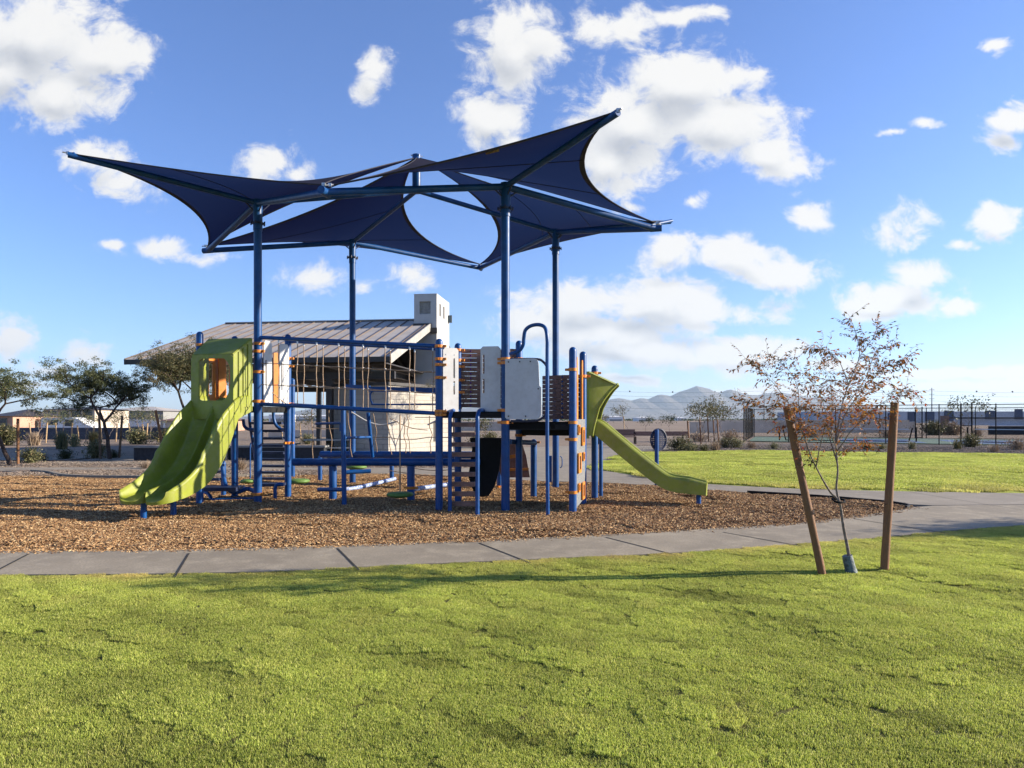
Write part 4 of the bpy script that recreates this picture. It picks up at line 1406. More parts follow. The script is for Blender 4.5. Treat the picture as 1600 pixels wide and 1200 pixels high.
def prof1(x, wl):
    ax = abs(x)
    if ax > 0.80:
        return 0.20 * wl * (1 - 0.25 * max(0, (ax - 0.93) / 0.07) ** 2)
    if ax > 0.62:
        return 0.20 * wl * (1 - math.cos(math.pi * (ax - 0.62) / 0.18)) / 2
    return 0.0
s2 = slide_grid(path_right, 0.30, prof1, lambda x: 0.03 * math.sqrt(max(0, 1 - x * x)), 40, 36, thick=0.075).build('slide', M['lime'], ps, label='narrow straight slide at the right end')
hd = MB()
z0, zt = 1.30, zof(583, 12.8)
rimc = [(0.03, 1.30), (0.05, 1.44), (0.09, 1.60), (0.14, 1.80), (0.24, 1.98), (0.36, 2.14), (0.45, zt - 0.24)]
def mouth(b):
    k = b * (len(rimc) - 1)
    i_ = min(int(k), len(rimc) - 2)
    (x0_, z0_), (x1_, z1_) = rimc[i_], rimc[i_ + 1]
    return lerp(x0_, x1_, k - i_), lerp(z0_, z1_, k - i_)
for sgn in (-1, 1):
    for off_ in (0.0, 0.018):
        def fn(a_, b_):
            x, z = mouth(b_)
            zb_ = lerp(1.30, zt, b_)
            f = a_ ** 1.25
            return sb + UU * (-0.06 + (x + 0.06) * a_) + VV * (sgn * (0.40 - off_ - 0.50 * max(0, x) * f)) + ZZ * lerp(zb_, z, a_)
        hd.grid(fn, 12, 18, True, sgn > 0)
    hd.tube([sb + UU * mouth(b / 14)[0] + VV * (sgn * (0.395 - 0.50 * mouth(b / 14)[0])) + ZZ * mouth(b / 14)[1] for b in range(15)], 0.020, 8)
    hd.bar(sb - UU * 0.06 + VV * (sgn * 0.40) + ZZ * 1.25, sb - UU * 0.06 + VV * (sgn * 0.40) + ZZ * zt, 0.06, 0.06)
def fn(a_, b_):
    x = -0.06 + 0.51 * a_
    wv_ = 0.40 - 0.50 * max(0, x) * a_ ** 1.25
    return sb + UU * x + VV * lerp(-wv_, wv_, b_) + ZZ * (lerp(zt, zt - 0.24, a_) + 0.03 * math.sin(math.pi * b_))
hd.grid(fn, 10, 8, True)
hd.tube([fn(1.0, b / 8) for b in range(9)], 0.02, 8)
hd.build('hood', M['lime'], s2)
p = sb + UU * 1.90
MB().tube([Vector((p.x, p.y, 0)), Vector((p.x, p.y, 0.3))], 0.045, 12).build('leg', M['blue'], s2)

# ------------------------------------------------------------------ round music panel on its own post
g0 = G(1026, 761)
mp = empty('music_panel', (g0.x, g0.y, 0), 'round grey perforated panel on a slim blue post beside the far lawn', 'play panel')
MB().tube([g0, Vector((g0.x, g0.y, zof(671, g0.y)))], 0.048, 14).build('post', M['blue'], mp)
c = P(1029, 687, g0.y + 0.08)
ax = Vector((0.93, 0.36, 0)).normalized()
ring = [c + ax * (0.215 * math.cos(R(15 * k))) + ZZ * (0.255 * math.sin(R(15 * k))) for k in range(25)]
pts2 = [(0.215 * math.cos(R(15 * k)), 0.255 * math.sin(R(15 * k))) for k in range(24)]
holes = [rrect(x - 0.012, z - 0.012, x + 0.012, z + 0.012, 0.008, 2) for x in np.arange(-0.18, 0.19, 0.045) for z in np.arange(-0.2, 0.21, 0.045) if x * x + z * z < 0.19 ** 2]
MB().plate(c, ax, ZZ, pts2, 0.012, holes).build('disc', M['blue_dark'], mp)
MB().tube(ring, 0.02, 8, caps=False).build('rim', M['blue_dark'], mp)

# ------------------------------------------------------------------ trees
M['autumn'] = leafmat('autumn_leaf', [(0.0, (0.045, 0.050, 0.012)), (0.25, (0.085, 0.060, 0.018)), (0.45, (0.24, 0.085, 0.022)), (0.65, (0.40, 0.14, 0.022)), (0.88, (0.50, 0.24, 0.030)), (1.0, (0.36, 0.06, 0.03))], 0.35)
M['mesq'] = leafmat('mesquite_leaf', [(0.0, (0.035, 0.045, 0.020)), (0.4, (0.070, 0.085, 0.036)), (0.75, (0.125, 0.135, 0.058)), (1.0, (0.22, 0.19, 0.085))], 0.35)
M['olive'] = leafmat('olive_leaf', [(0.0, (0.035, 0.040, 0.016)), (0.5, (0.085, 0.088, 0.035)), (1.0, (0.20, 0.15, 0.07))], 0.25)
M['sage'] = leafmat('sage_leaf', [(0.0, (0.06, 0.07, 0.03)), (0.5, (0.14, 0.15, 0.07)), (0.8, (0.26, 0.22, 0.11)), (1.0, (0.36, 0.27, 0.15))], 0.2)
M['darkleaf'] = leafmat('evergreen_leaf', [(0.0, (0.018, 0.028, 0.010)), (0.6, (0.045, 0.06, 0.02)), (1.0, (0.09, 0.10, 0.035))], 0.25)
M['straw'] = leafmat('dry_stem', [(0.0, (0.16, 0.11, 0.07)), (0.6, (0.30, 0.22, 0.15)), (1.0, (0.42, 0.33, 0.24))], 0.1, rough=0.8)

def leaves_mesh(name, pos, size, aspect, mat, parent, hang=0.3, vals=None, axis=None):
    """kite shaped leaves at pos (n,3)"""
    n = len(pos)
    pos = np.asarray(pos, dtype=float)
    L = rng.uniform(size[0], size[1], n)
    d = rng.normal(0, 1, (n, 3))
    if axis is not None:
        d = d * 0.55 + np.asarray(axis) * 1.2
    d[:, 2] -= hang
    d /= np.linalg.norm(d, axis=1)[:, None]
    s = np.cross(d, rng.normal(0, 1, (n, 3)))
    s /= np.linalg.norm(s, axis=1)[:, None] + 1e-9
    nr = np.cross(d, s)
    a = pos
    b = pos + d * (L * 0.45)[:, None] + s * (L * aspect / 2)[:, None] + nr * (L * 0.08)[:, None]
    c = pos + d * L[:, None]
    e = pos + d * (L * 0.45)[:, None] - s * (L * aspect / 2)[:, None] + nr * (L * 0.08)[:, None]
    V = np.stack([a, b, c, e], 1).reshape(-1, 3) - np.array(ORG[parent.name])
    F = np.arange(n * 4).reshape(-1, 4)
    if vals is None:
        vals = np.clip(rng.normal(0.5, 0.22, n), 0.01, 1)
    o = npmesh(name, V, F, mat, vals)
    o.parent = parent
    ORG[o.name] = ORG[parent.name]
    return o

# --- young staked tree in the near lawn
tb = Vector((3.42, 6.90, 0))
yt = empty('young_tree', tb, 'young tree with sparse rust coloured leaves standing between two leaning stakes', 'tree')
def YP(px, py, dy=0.0):
    Y = 6.9 + dy
    return P(px, py, Y)
zt0 = zl(3.42, 6.9, 0.9)
guides = [
    ([(1331, 903, 0), (1325, 860, 0), (1317, 815, 0), (1310, 780, 0), (1308, 760, 0), (1308, 735, 0), (1307, 690, .03), (1312, 650, .08), (1326, 600, .1), (1341, 560, .15), (1340, 528, .2), (1328, 498, .2)], 0.023),
    ([(1310, 782, 0), (1292, 760, -.03), (1275, 730, -.08), (1259, 690, -.12), (1245, 655, -.15), (1225, 620, -.2), (1195, 585, -.25), (1166, 560, -.3)], 0.014),
    ([(1262, 700, -.1), (1250, 650, .05), (1246, 605, .12), (1232, 578, .2), (1205, 558, .25)], 0.008),
    ([(1307, 690, .02), (1322, 645, -.1), (1352, 605, -.2), (1380, 577, -.28), (1412, 560, -.35)], 0.008),
    ([(1308, 722, 0), (1297, 682, .15), (1300, 640, .3), (1298, 600, .4), (1284, 566, .5)], 0.009),
    ([(1318, 640, .1), (1352, 592, .3), (1368, 552, .4), (1396, 538, .5)], 0.007),
    ([(1275, 730, -.08), (1283, 690, -.2), (1290, 650, -.3), (1280, 612, -.35), (1262, 588, -.4)], 0.008),
    ([(1308, 705, .02), (1332, 672, -.2), (1362, 642, -.3), (1392, 622, -.35), (1416, 613, -.4)], 0.008),
    ([(1247, 662, -.15), (1215, 650, -.3), (1186, 632, -.4), (1156, 627, -.45)], 0.006),
    ([(1326, 600, .1), (1310, 562, 0), (1292, 548, -.1), (1272, 545, -.15)], 0.006),
    ([(1307, 700, 0), (1290, 660, -.35), (1268, 640, -.5), (1240, 640, -.6)], 0.006),
    ([(1308, 690, 0), (1335, 650, .3), (1350, 620, .5), (1372, 600, .6)], 0.006),
    ([(1308, 715, 0), (1325, 700, .15), (1348, 690, .2)], 0.005),
    ([(1341, 560, .15), (1362, 530, .1), (1372, 510, .1)], 0.004), ([(1300, 640, .3), (1325, 615, .4), (1335, 590, .45)], 0.005),
    ([(1283, 690, -.2), (1262, 672, -.1), (1230, 665, 0)], 0.005), ([(1322, 645, -.1), (1340, 640, 0), (1375, 655, .1)], 0.005),
]
tk = MB()
lp, la, lv = [], [], []
for gi_, (gp, r0) in enumerate(guides):
    pts = cat_rom([YP(*q) for q in gp], 6)
    n = len(pts)
    if gi_ == 0:
        pts[0].z = zt0 - 0.03
    pts = [p + Vector((noise.noise(p * 6), noise.noise(p * 6 + Vector((5, 0, 0))), 0)) * (0.012 if k > 2 else 0) for k, p in enumerate(pts)]
    rs = [max(0.0013, r0 * (1 - 0.92 * (k / (n - 1)) ** 0.55)) for k in range(n)]
    tk.tube(pts, rs, 8)
    k0 = int(n * (0.48 if gi_ == 0 else 0.30))
    for k in range(k0, n):
        f = (k - k0) / max(1, n - 1 - k0)
        for _ in range(4 if gi_ else 3):
            if random.random() > 0.84:
                continue
            o_ = pts[k].lerp(pts[min(k + 1, n - 1)], random.random())
            main = (pts[min(k + 1, n - 1)] - pts[k - 1]).normalized()
            d = (main * 0.6 + Vector((random.gauss(0, .75), random.gauss(0, .75), random.gauss(0.1, .45)))).normalized()
            L = random.uniform(0.07, 0.26)
            m_ = int(L / 0.022)
            tp = [o_]
            for q in range(m_):
                d = (d + Vector((random.gauss(0, .16), random.gauss(0, .16), random.gauss(-0.02, .12)))).normalized()
                tp.append(tp[-1] + d * 0.022)
            tk.tube(tp, [0.0011] * len(tp), 4, caps=False)
            for q, p_ in enumerate(tp[1:]):
                if random.random() < 0.80:
                    lp.append(p_)
                    la.append(d + Vector((random.gauss(0, .6), random.gauss(0, .6), -0.5)))
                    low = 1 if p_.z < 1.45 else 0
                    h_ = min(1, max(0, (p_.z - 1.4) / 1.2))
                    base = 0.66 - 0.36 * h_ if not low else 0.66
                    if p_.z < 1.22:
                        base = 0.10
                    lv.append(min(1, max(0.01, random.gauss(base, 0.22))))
tk.build('trunk', M['bark'], yt)
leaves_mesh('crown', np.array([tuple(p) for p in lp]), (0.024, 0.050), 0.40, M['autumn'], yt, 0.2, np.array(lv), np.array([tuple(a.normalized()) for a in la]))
gd = MB()
gpts = [YP(1331.5, 904), YP(1328, 886), YP(1323.5, 868)]
gpts[0].z = zt0 - 0.02
gd.tube(cat_rom(gpts, 4), [0.062, 0.058, 0.056, 0.054, 0.053, 0.052, 0.053, 0.050, 0.048], 14)
gd.build('trunk_guard', M['guard'], yt)
def stake(name, a, b, r, mat, lab, grp=None):
    o = MB()
    n = 8
    pts = [a.lerp(b, k / n) for k in range(n + 1)]
    o.tube(pts, [r * (1 + 0.05 * math.sin(k * 2.3)) for k in range(n + 1)], 14)
    return o.build(name, mat, None, lab, 'stake', grp)
sg = 'stakes holding the young tree'
stake('tree_stake', YP(1286.5, 898, -.05) - ZZ * .05, YP(1229, 635, -.05), 0.038, M['wood'], 'round wooden stake leaning left of the young tree', sg)
stake('tree_stake', YP(1381, 897, .1) - ZZ * .05, YP(1398, 629, .1), 0.040, M['wood'], 'round wooden stake right of the young tree, nearly upright', sg)
mb = MB()
mb.tube(cat_rom([YP(1300, 779, .06), YP(1306, 784, -.06), YP(1318, 785, -.05), YP(1318, 781, .05), YP(1306, 780, .07), YP(1300, 779, .06)], 4), 0.010, 8)
mb.tube(cat_rom([YP(1262, 779, 0.0), YP(1285, 781, .0), YP(1302, 782, .04)], 3), 0.0025, 6)
mb.tube(cat_rom([YP(1318, 783, 0.0), YP(1352, 787, .04), YP(1387, 788, .08)], 3), 0.0025, 6)
mb.build('tree_tie', M['black'], None, 'black rubber tie looped round the young trunk between its stakes', 'tree tie')

def grow(base, H, spread, nlf, leaf, mat, bark, label, group, forks=3, lean=(0, 0), r0=0.07, cl=0.32, low=0.30, name='tree', seed=1, cat='tree', aspect=0.3, size=(0.05, 0.10), flat=0.45, nb=7, parts=True):
    st_ = random.getstate()
    random.seed(seed)
    base = Vector(base)
    e = empty(name, base, label, cat, group)
    tk = MB()
    tips = []
    def rec(p, d, L, r, dep):
        n = 5
        pts, rs = [p], [r]
        for k in range(n):
            d = (d + Vector((random.gauss(0, .13), random.gauss(0, .13), random.gauss(0.0, .07)))).normalized()
            p = p + d * L / n
            pts.append(p)
            rs.append(r * (1 - 0.35 * (k + 1) / n))
        tk.tube(pts, rs, 6 if dep > 1 else 9, caps=False)
        if dep >= 3:
            tips.extend([pts[2], pts[4], pts[5]])
            return
        if dep >= 2:
            tips.append(pts[4])
        kk = random.choice((2, 3, 3)) if dep else forks
        a0 = random.uniform(0, 6.28)
        for j in range(kk):
            a = a0 + j * 6.283 / kk + random.gauss(0, .35)
            sp = random.uniform(0.45, 0.95) * (1.15 if dep else 0.8)
            nd = (d * 0.9 + Vector((math.cos(a) * sp * spread, math.sin(a) * sp * spread, random.uniform(-.05, .25)))).normalized()
            if nd.z < flat * 0.3:
                nd.z = flat * 0.3
            rec(p, nd, L * random.uniform(0.62, 0.86), r * 0.62, dep + 1)
    rec(base - ZZ * 0.03, Vector((lean[0], lean[1], 1)).normalized(), H * low, r0, 0)
    # scale to the wanted height
    zm_ = max(t.z for t in tips) + cl * 0.5
    k = H / max(0.1, zm_ - base.z)
    tk.v = [tuple(base + (Vector(v) - base) * k) for v in tk.v]
    tips = [base + (t - base) * k for t in tips]
    tk.build('trunk', bark, e)
    ix = rng.integers(0, len(tips), nlf)
    ctr = np.array([tuple(t) for t in tips])[ix]
    bright = rng.normal(0, 0.14, len(tips))[ix]
    nsub = 7
    subc = rng.normal(0, 1, (len(tips), nsub, 3)) * np.array([cl, cl, cl * flat]) * 1.05
    sub = rng.integers(0, nsub, nlf)
    off = subc[ix, sub] + rng.normal(0, 1, (nlf, 3)) * np.array([0.30, 0.30, 0.17]) * cl
    vals = np.clip(0.5 + bright + rng.normal(0, 0.18, nlf), 0.01, 1)
    leaves_mesh('crown', ctr + off, size, aspect, mat, e, 0.1, vals)
    random.setstate(st_)
    return e

def GB(px, py):
    return G(px, py)
# three spreading desert trees at the left
tg = 'spreading desert trees at the left'
b_ = GB(15, 727)
grow(b_, P(0, 584, b_.y).z, 1.25, 30000, 0, M['mesq'], M['barkdark'], 'spreading desert tree at the left edge, forked low near the ground', tg, 3, (0.10, 0.0), 0.065, 0.27, 0.34, 'desert_tree', 5, size=(0.04, 0.085), aspect=0.45, flat=0.8)
b_ = GB(172, 718)
grow(b_, P(0, 574, b_.y).z, 1.15, 32000, 0, M['mesq'], M['barkdark'], 'dark spreading desert tree with a crooked trunk between two dark stakes', tg, 3, (0.03, 0.0), 0.065, 0.27, 0.34, 'desert_tree', 12, size=(0.04, 0.085), aspect=0.45, flat=0.8)
b_ = P(292, 0, 23.5)
b_.z = 0
grow(b_, P(0, 545, 23.5).z, 1.1, 30000, 0, M['olive'], M['barkdark'], 'feathery olive desert tree beside the pavilion eave, behind the wide slide', tg, 3, (-0.12, 0.0), 0.07, 0.28, 0.34, 'desert_tree', 21, size=(0.04, 0.085), aspect=0.35, flat=1.0)
b_ = P(716, 0, 27.6)
b_.z = 0
grow(b_, 3.7, 1.1, 9000, 0, M['olive'], M['barkdark'], 'thin feathery tree seen through the net in front of the block wall', None, 3, (-0.18, 0.0), 0.05, 0.20, 0.42, 'desert_tree', 14, size=(0.03, 0.07), aspect=0.25, flat=0.8)
for k, (a, b, r, mt, lab) in enumerate([((28, 726), (28, 654), .045, 'wood', 'brown stake beside the leftmost desert tree'),
                                        ((157, 718), (155, 650), .045, 'wooddark', 'dark stake left of the crooked desert tree'),
                                        ((186, 716), (191, 650), .045, 'wooddark', 'dark leaning stake right of the crooked desert tree'),
                                        ((259, 718), (243, 641), .05, 'wood', 'brown leaning stake in front of the low dark wall')]):
    p = GB(*a)
    stake('tree_stake', p - ZZ * .03, P(b[0], b[1], p.y), r, M[mt], lab, 'stakes of the desert trees')
# shade-giving tree just right of the picture
grow((13.0, 9.45, 0.03), 2.7, 0.9, 9000, 0, M['mesq'], M['barkdark'], 'small leafy tree on the near lawn beyond the right edge', None, 3, (0, 0), 0.05, 0.22, 0.40, 'lawn_tree', 31, size=(0.05, 0.09), aspect=0.4, flat=0.8)

# young trees with stakes farther off
def sapling(px, base_py, top_py, mat, label, group, seed, n=700, sp=0.7, cl=0.22, stakes=1, size=(0.06, 0.13), low=0.55, dx=0.35, smat='woodpale'):
    b_ = GB(px, base_py)
    H = P(0, top_py, b_.y).z
    k = b_.y / 25
    grow(b_, H, sp, n, 0, mat, M['bark'], label, group, 3, (0, 0), 0.035, cl, low, 'young_tree', seed, size=(size[0], size[1]), aspect=0.4, flat=0.8)
    for q in range(stakes):
        s_ = -1 if q == 0 else 1
        a = b_ + Vector((s_ * dx, 0, -0.03))
        stake('tree_stake', a, a + Vector((s_ * 0.10, 0, H * 0.62)), 0.045, M[smat], ('left' if q == 0 else 'right') + ' stake of the ' + label, 'stakes of the far young trees')
gl = 'staked young trees far left'
for i, (px, bp, tp, lab) in enumerate([(60, 692, 640, 'thin tree in front of the orange walls'), (100, 690, 642, 'thin tree in front of the white van'), (134, 690, 648, 'thin tree left of the crooked desert tree'),
                                      (216, 694, 640, 'thin tree in front of the pale wall'), (236, 690, 645, 'thin tree left of the tall leaning stake'), (170, 690, 644, 'thin tree directly behind the crooked desert tree'), (330, 688, 640, 'thin tree behind the wide slide')]):
    sapling(px, bp, tp, M['mesq'] if i % 2 else M['sage'], lab, gl, 40 + i, 600, 0.7, 0.24, 2, (0.07, 0.14), 0.5, 0.5)
gr = 'staked young trees by the court'
for i, (px, bp, tp, lab) in enumerate([(1087, 700, 630, 'leftmost tree of the staked group near the court'), (1104, 694, 627, 'second tree from the left in the staked group near the court'), (1115, 690, 617, 'tallest tree of the staked group near the court'), (1124, 690, 634, 'second tree from the right in the staked group near the court'), (1131, 692, 632, 'rightmost tree of the staked group near the court')]):
    sapling(px, bp, tp, M['olive'], lab, gr, 60 + i, 420, 0.6, 0.20, 1, (0.09, 0.18), 0.6, 0.35, 'wood')
gm = 'small trees beyond the plaza'
for i, (px, bp, tp, lab, n) in enumerate([(983, 678, 633, 'thin leafy sapling above the dark bench', 420), (928, 684, 634, 'thin sapling close behind the narrow slide', 420), (948, 680, 646, 'low sapling right of the narrow slide hood', 300), (1047, 676, 648, 'bushy small tree over the round panel', 700), (1009, 674, 652, 'low dark sapling left of the round panel', 500), (480, 686, 645, 'sapling seen under the rope bridge', 400), (452, 688, 650, 'sapling seen behind the stair', 300), (760, 690, 655, 'low tree seen between ladder and dark climber', 400)]):
    sapling(px, bp, tp, M['olive'] if i not in (3, 4) else M['darkleaf'], lab, gm, 80 + i, n, 0.7, 0.26, 1 if i in (0, 1, 5, 6) else 0, (0.10, 0.20), 0.5, 0.5)
sapling(1513, 688, 620, M['olive'], 'slender tree rising behind the court gate', gm, 95, 300, 0.6, 0.3, 0, (0.15, 0.28), 0.6)

# desert shrubs
def shrub(base, h, w_, kind, mat, label, group, seed, n=260):
    r_ = np.random.default_rng(seed)
    e = Vector(base)
    V, F, A = [], [], []
    for k in range(n):
        a = r_.uniform(0, 6.283)
        t = abs(r_.normal(0, 0.45 if kind == 'tuft' else 0.6))
        L = h * r_.uniform(0.55, 1.08)
        d = Vector((math.cos(a) * math.sin(t), math.sin(a) * math.sin(t), math.cos(t)))
        o_ = e + Vector((r_.normal(0, w_ * .12), r_.normal(0, w_ * .12), -0.02))
        s_ = Vector((-math.sin(a), math.cos(a), 0))
        ww = h * (0.014 if kind == 'tuft' else 0.010)
        mid = o_ + d * L * 0.55 * Vector((w_ / h * 1.1, w_ / h * 1.1, 1)).length / 1.4
        mid = o_ + Vector((d.x * L * .5 * w_ / h, d.y * L * .5 * w_ / h, d.z * L * .62))
        tip = o_ + Vector((d.x * L * 1.1 * w_ / h, d.y * L * 1.1 * w_ / h, d.z * L))
        b = len(V)
        V += [tuple(o_ - s_ * ww), tuple(o_ + s_ * ww), tuple(mid + s_ * ww), tuple(mid - s_ * ww), tuple(tip + s_ * ww * .3), tuple(tip - s_ * ww * .3)]
        F += [(b, b + 1, b + 2, b + 3), (b + 3, b + 2, b + 4, b + 5)]
        v = float(np.clip(r_.normal(0.5, 0.25), .01, 1))
        A += [v, v]
        if kind != 'tuft':
            for q in range(5):
                c = o_.lerp(tip, r_.uniform(0.35, 1.0)) + Vector(r_.normal(0, .03, 3).tolist())
                u1 = Vector(r_.normal(0, 1, 3).tolist()).normalized() * h * 0.06
                u2 = u1.cross(Vector(r_.normal(0, 1, 3).tolist())).normalized() * h * 0.028
                b = len(V)
                V += [tuple(c - u1), tuple(c + u2), tuple(c + u1), tuple(c - u2)]
                F.append((b, b + 1, b + 2, b + 3))
                A.append(float(np.clip(r_.normal(0.5, 0.25), .01, 1)))
    o = npmesh('desert_shrub' if kind != 'tuft' else 'grass_tuft', np.array(V), np.array(F), mat, np.array(A))
    return props(o, label, 'shrub', group)
SH = [  # px, py(base), height px, width ratio, kind, material, label
    (48, 724, 26, 1.0, 'bush', 'sage', 'leafy grey green shrub right of the leftmost tree'),
    (64, 720, 14, 1.2, 'bush', 'darkleaf', 'low dark shrub in the tree shade near the leftmost shrub'),
    (102, 718, 18, 1.3, 'bush', 'darkleaf', 'dark shrub in the shaded strip midway between two desert trees'),
    (97, 702, 30, 0.8, 'tuft', 'sage', 'tall spiky green shrub below the white van'),
    (116, 698, 20, 1.0, 'bush', 'sage', 'yellow green shrub right of the spiky shrub'),
    (54, 696, 22, 1.2, 'tuft', 'straw', 'straw coloured grass clump left of the pale stakes'),
    (6, 696, 34, 1.2, 'bush', 'olive', 'large olive shrub cut by the left edge'),
    (150, 716, 30, 0.8, 'bush', 'sage', 'upright shrub at the foot of the left dark stake'),
    (178, 716, 14, 1.2, 'bush', 'darkleaf', 'small shrub at the foot of the crooked trunk'),
    (147, 694, 22, 1.0, 'tuft', 'olive', 'olive tuft left behind the dark stakes'),
    (215, 694, 26, 1.2, 'bush', 'sage', 'rounded shrub above the left end of the low dark wall'),
    (262, 694, 26, 1.5, 'bush', 'olive', 'wide green shrub behind the low dark wall'),
    (299, 694, 22, 1.3, 'bush', 'sage', 'shrub between the low dark wall and the slide'),
    (229, 734, 16, 1.7, 'tuft', 'straw', 'dry pale grass clump at the edge of the walk left of the slide'),
    (375, 737, 22, 1.2, 'tuft', 'straw', 'dry straw clump between the slide and the stair'),
    (480, 694, 18, 1.2, 'bush', 'sage', 'shrub under the rope bridge'),
    (768, 700, 26, 1.0, 'bush', 'olive', 'yellow green shrub seen right of the ladder'),
    (745, 700, 22, 1.0, 'bush', 'sage', 'shrub seen through the ladder'),
    (1063, 704, 24, 1.5, 'bush', 'olive', 'green shrub at the left end of the planted bed'),
    (1079, 706, 16, 1.4, 'bush', 'sage', 'low shrub below the leftmost staked tree'),
    (1100, 706, 14, 1.4, 'bush', 'olive', 'low shrub below the tallest staked tree'),
    (1118, 705, 18, 1.4, 'tuft', 'straw', 'straw clump in the planted bed'),
    (1133, 700, 18, 1.6, 'bush', 'olive', 'green shrub at the foot of the rightmost staked tree'),
    (1150, 700, 18, 1.3, 'bush', 'sage', 'grey shrub left of the court fence corner'),
    (1092, 690, 18, 2.2, 'bush', 'straw', 'reddish dry shrub behind the staked group'),
    (1142, 690, 20, 1.8, 'bush', 'straw', 'dry shrub close to the fence corner'),
    (1174, 701, 12, 1.4, 'bush', 'straw', 'small brown shrub in front of the fence corner'),
    (1210, 702, 12, 1.4, 'bush', 'sage', 'small grey shrub in front of the fence near the net'),
    (1355, 703, 14, 1.3, 'bush', 'olive', 'small green shrub behind the young tree'),
    (1378, 702, 10, 1.5, 'bush', 'sage', 'low shrub right of the leaning stake'),
    (1425, 702, 15, 1.2, 'tuft', 'sage', 'pale shrub at the foot of a fence post'),
    (1496, 702, 17, 1.2, 'tuft', 'olive', 'spiky olive shrub left of the court gate'),
    (1517, 699, 22, 1.1, 'bush', 'olive', 'green shrub right of the court gate'),
    (1554, 707, 15, 1.6, 'tuft', 'straw', 'dry clump on dark gravel near the right edge'),
    (1590, 703, 20, 1.6, 'bush', 'straw', 'big dry twiggy shrub at the right edge'),
    (1458, 680, 24, 1.6, 'bush', 'olive', 'yellow green bush behind the court left of the brown pillar'),
    (1490, 680, 22, 1.2, 'bush', 'straw', 'rusty bush right of the brown pillar'),
    (1526, 682, 16, 1.4, 'tuft', 'straw', 'dry grass right of the court gate behind the court'),
    (1388, 684, 16, 2.0, 'bush', 'straw', 'brown brush behind the court right stake'),
    (1270, 684, 12, 3.0, 'bush', 'straw', 'low brown brush behind the court'),
]
for i, (px, py, hp_, wr_, kd, mt, lab) in enumerate(SH):
    b_ = GB(px, py)
    h_ = hp_ / FPX * b_.y
    shrub(b_, h_, h_ * wr_, kd, M[mt], lab, 'desert shrubs around the playground', 200 + i, 300 if hp_ > 20 else 180)

# ------------------------------------------------------------------ pavilion
e_ = Vector((0.992, -0.127, 0))
n_ = Vector((0.127, 0.992, 0))
EL = Vector((-15.6, 27.5, 0))
ELn = 11.0
W2, ZE, ZR = 7.6, 4.0, 6.50
pav = empty('pavilion', (-9, 32, 0), 'open park pavilion with grey standing seam gable roof, white chimney and block room', 'pavilion')
def PV(a, w, z):
    return EL + e_ * a + n_ * w + ZZ * z
mb = MB()
seams = MB()
sl_ = (ZR - ZE) / W2
for (w0, z0, w1, z1) in ((0, ZE, W2, ZR), (2 * W2, ZE, W2, ZR)):
    mb.add([PV(0, w0, z0), PV(ELn, w0, z0), PV(ELn, w1, z1), PV(0, w1, z1)], [(0, 1, 2, 3)])
    a = 0.0
    while a <= ELn + 0.01:
        p, q = PV(a, w0, z0 + 0.02), PV(a, w1, z1 + 0.02)
        seams.bar(p, q, 0.035, 0.05)
        a += 0.60
mb.bar(PV(0, W2, ZR + 0.03), PV(ELn, W2, ZR + 0.03), 0.32, 0.05)
rfo = mb.build('roof', M['roofmetal'], pav)
seams.build('standing_seams', M['seam'], rfo)
mb = MB()
for (w0, w1) in ((0, W2), (2 * W2, W2)):
    s_ = 0.14
    vs = [PV(0.06, w0, ZE - 0.03), PV(ELn - .06, w0, ZE - 0.03), PV(ELn - .06, w1, ZR - 0.03), PV(0.06, w1, ZR - 0.03)]
    vs += [v - ZZ * s_ for v in vs]
    mb.add(vs, [(0, 1, 2, 3), (7, 6, 5, 4), (0, 4, 5, 1), (1, 5, 6, 2), (2, 6, 7, 3), (3, 7, 4, 0)])
for w_ in (0.0, 2 * W2):
    mb.bar(PV(-0.02, w_, ZE - 0.10), PV(ELn + .02, w_, ZE - 0.10), 0.05, 0.20)
for a in (0.0,):
    mb.bar(PV(a, 0, ZE - 0.10), PV(a, W2, ZR - 0.10), 0.05, 0.22)
    mb.bar(PV(a, 2 * W2, ZE - 0.10), PV(a, W2, ZR - 0.10), 0.05, 0.22)
for a in (1.2, 3.4, 5.6, 7.8, 9.8):
    mb.bar(PV(a, 0.1, ZE - 0.30), PV(a, W2, ZR - 0.30), 0.16, 0.26)
    mb.bar(PV(a, 2 * W2 - .1, ZE - 0.30), PV(a, W2, ZR - 0.30), 0.16, 0.26)
    mb.bar(PV(a, 1.2, ZE - 0.42), PV(a, 2 * W2 - 1.2, ZE - 0.42), 0.16, 0.25)
for w_ in (1.4, W2, 2 * W2 - 1.4):
    mb.bar(PV(0.5, w_, ZE - 0.62 + (0 if w_ != W2 else 2.2)), PV(ELn - .2, w_, ZE - 0.62 + (0 if w_ != W2 else 2.2)), 0.2, 0.30)
mb.build('roof_frame', M['darktrim'], pav)
mb = MB()
mb.bar(PV(ELn + .03, 0, ZE - 0.10), PV(ELn + .03, W2 - .9, ZR - 0.10 - .9 * sl_), 0.05, 0.34)
mb.build('rake_fascia', M['fasciatan'], pav)
for a, w_ in ((2.3, 1.4), (8.05, 1.4), (5.0, 1.4), (2.3, 2 * W2 - 1.4), (8.0, 2 * W2 - 1.4)):
    MB().box(PV(a, w_, (ZE - .75) / 2), (0.24, 0.24, ZE - 0.75), math.atan2(e_.y, e_.x)).build('column', M['darktrim'], pav)
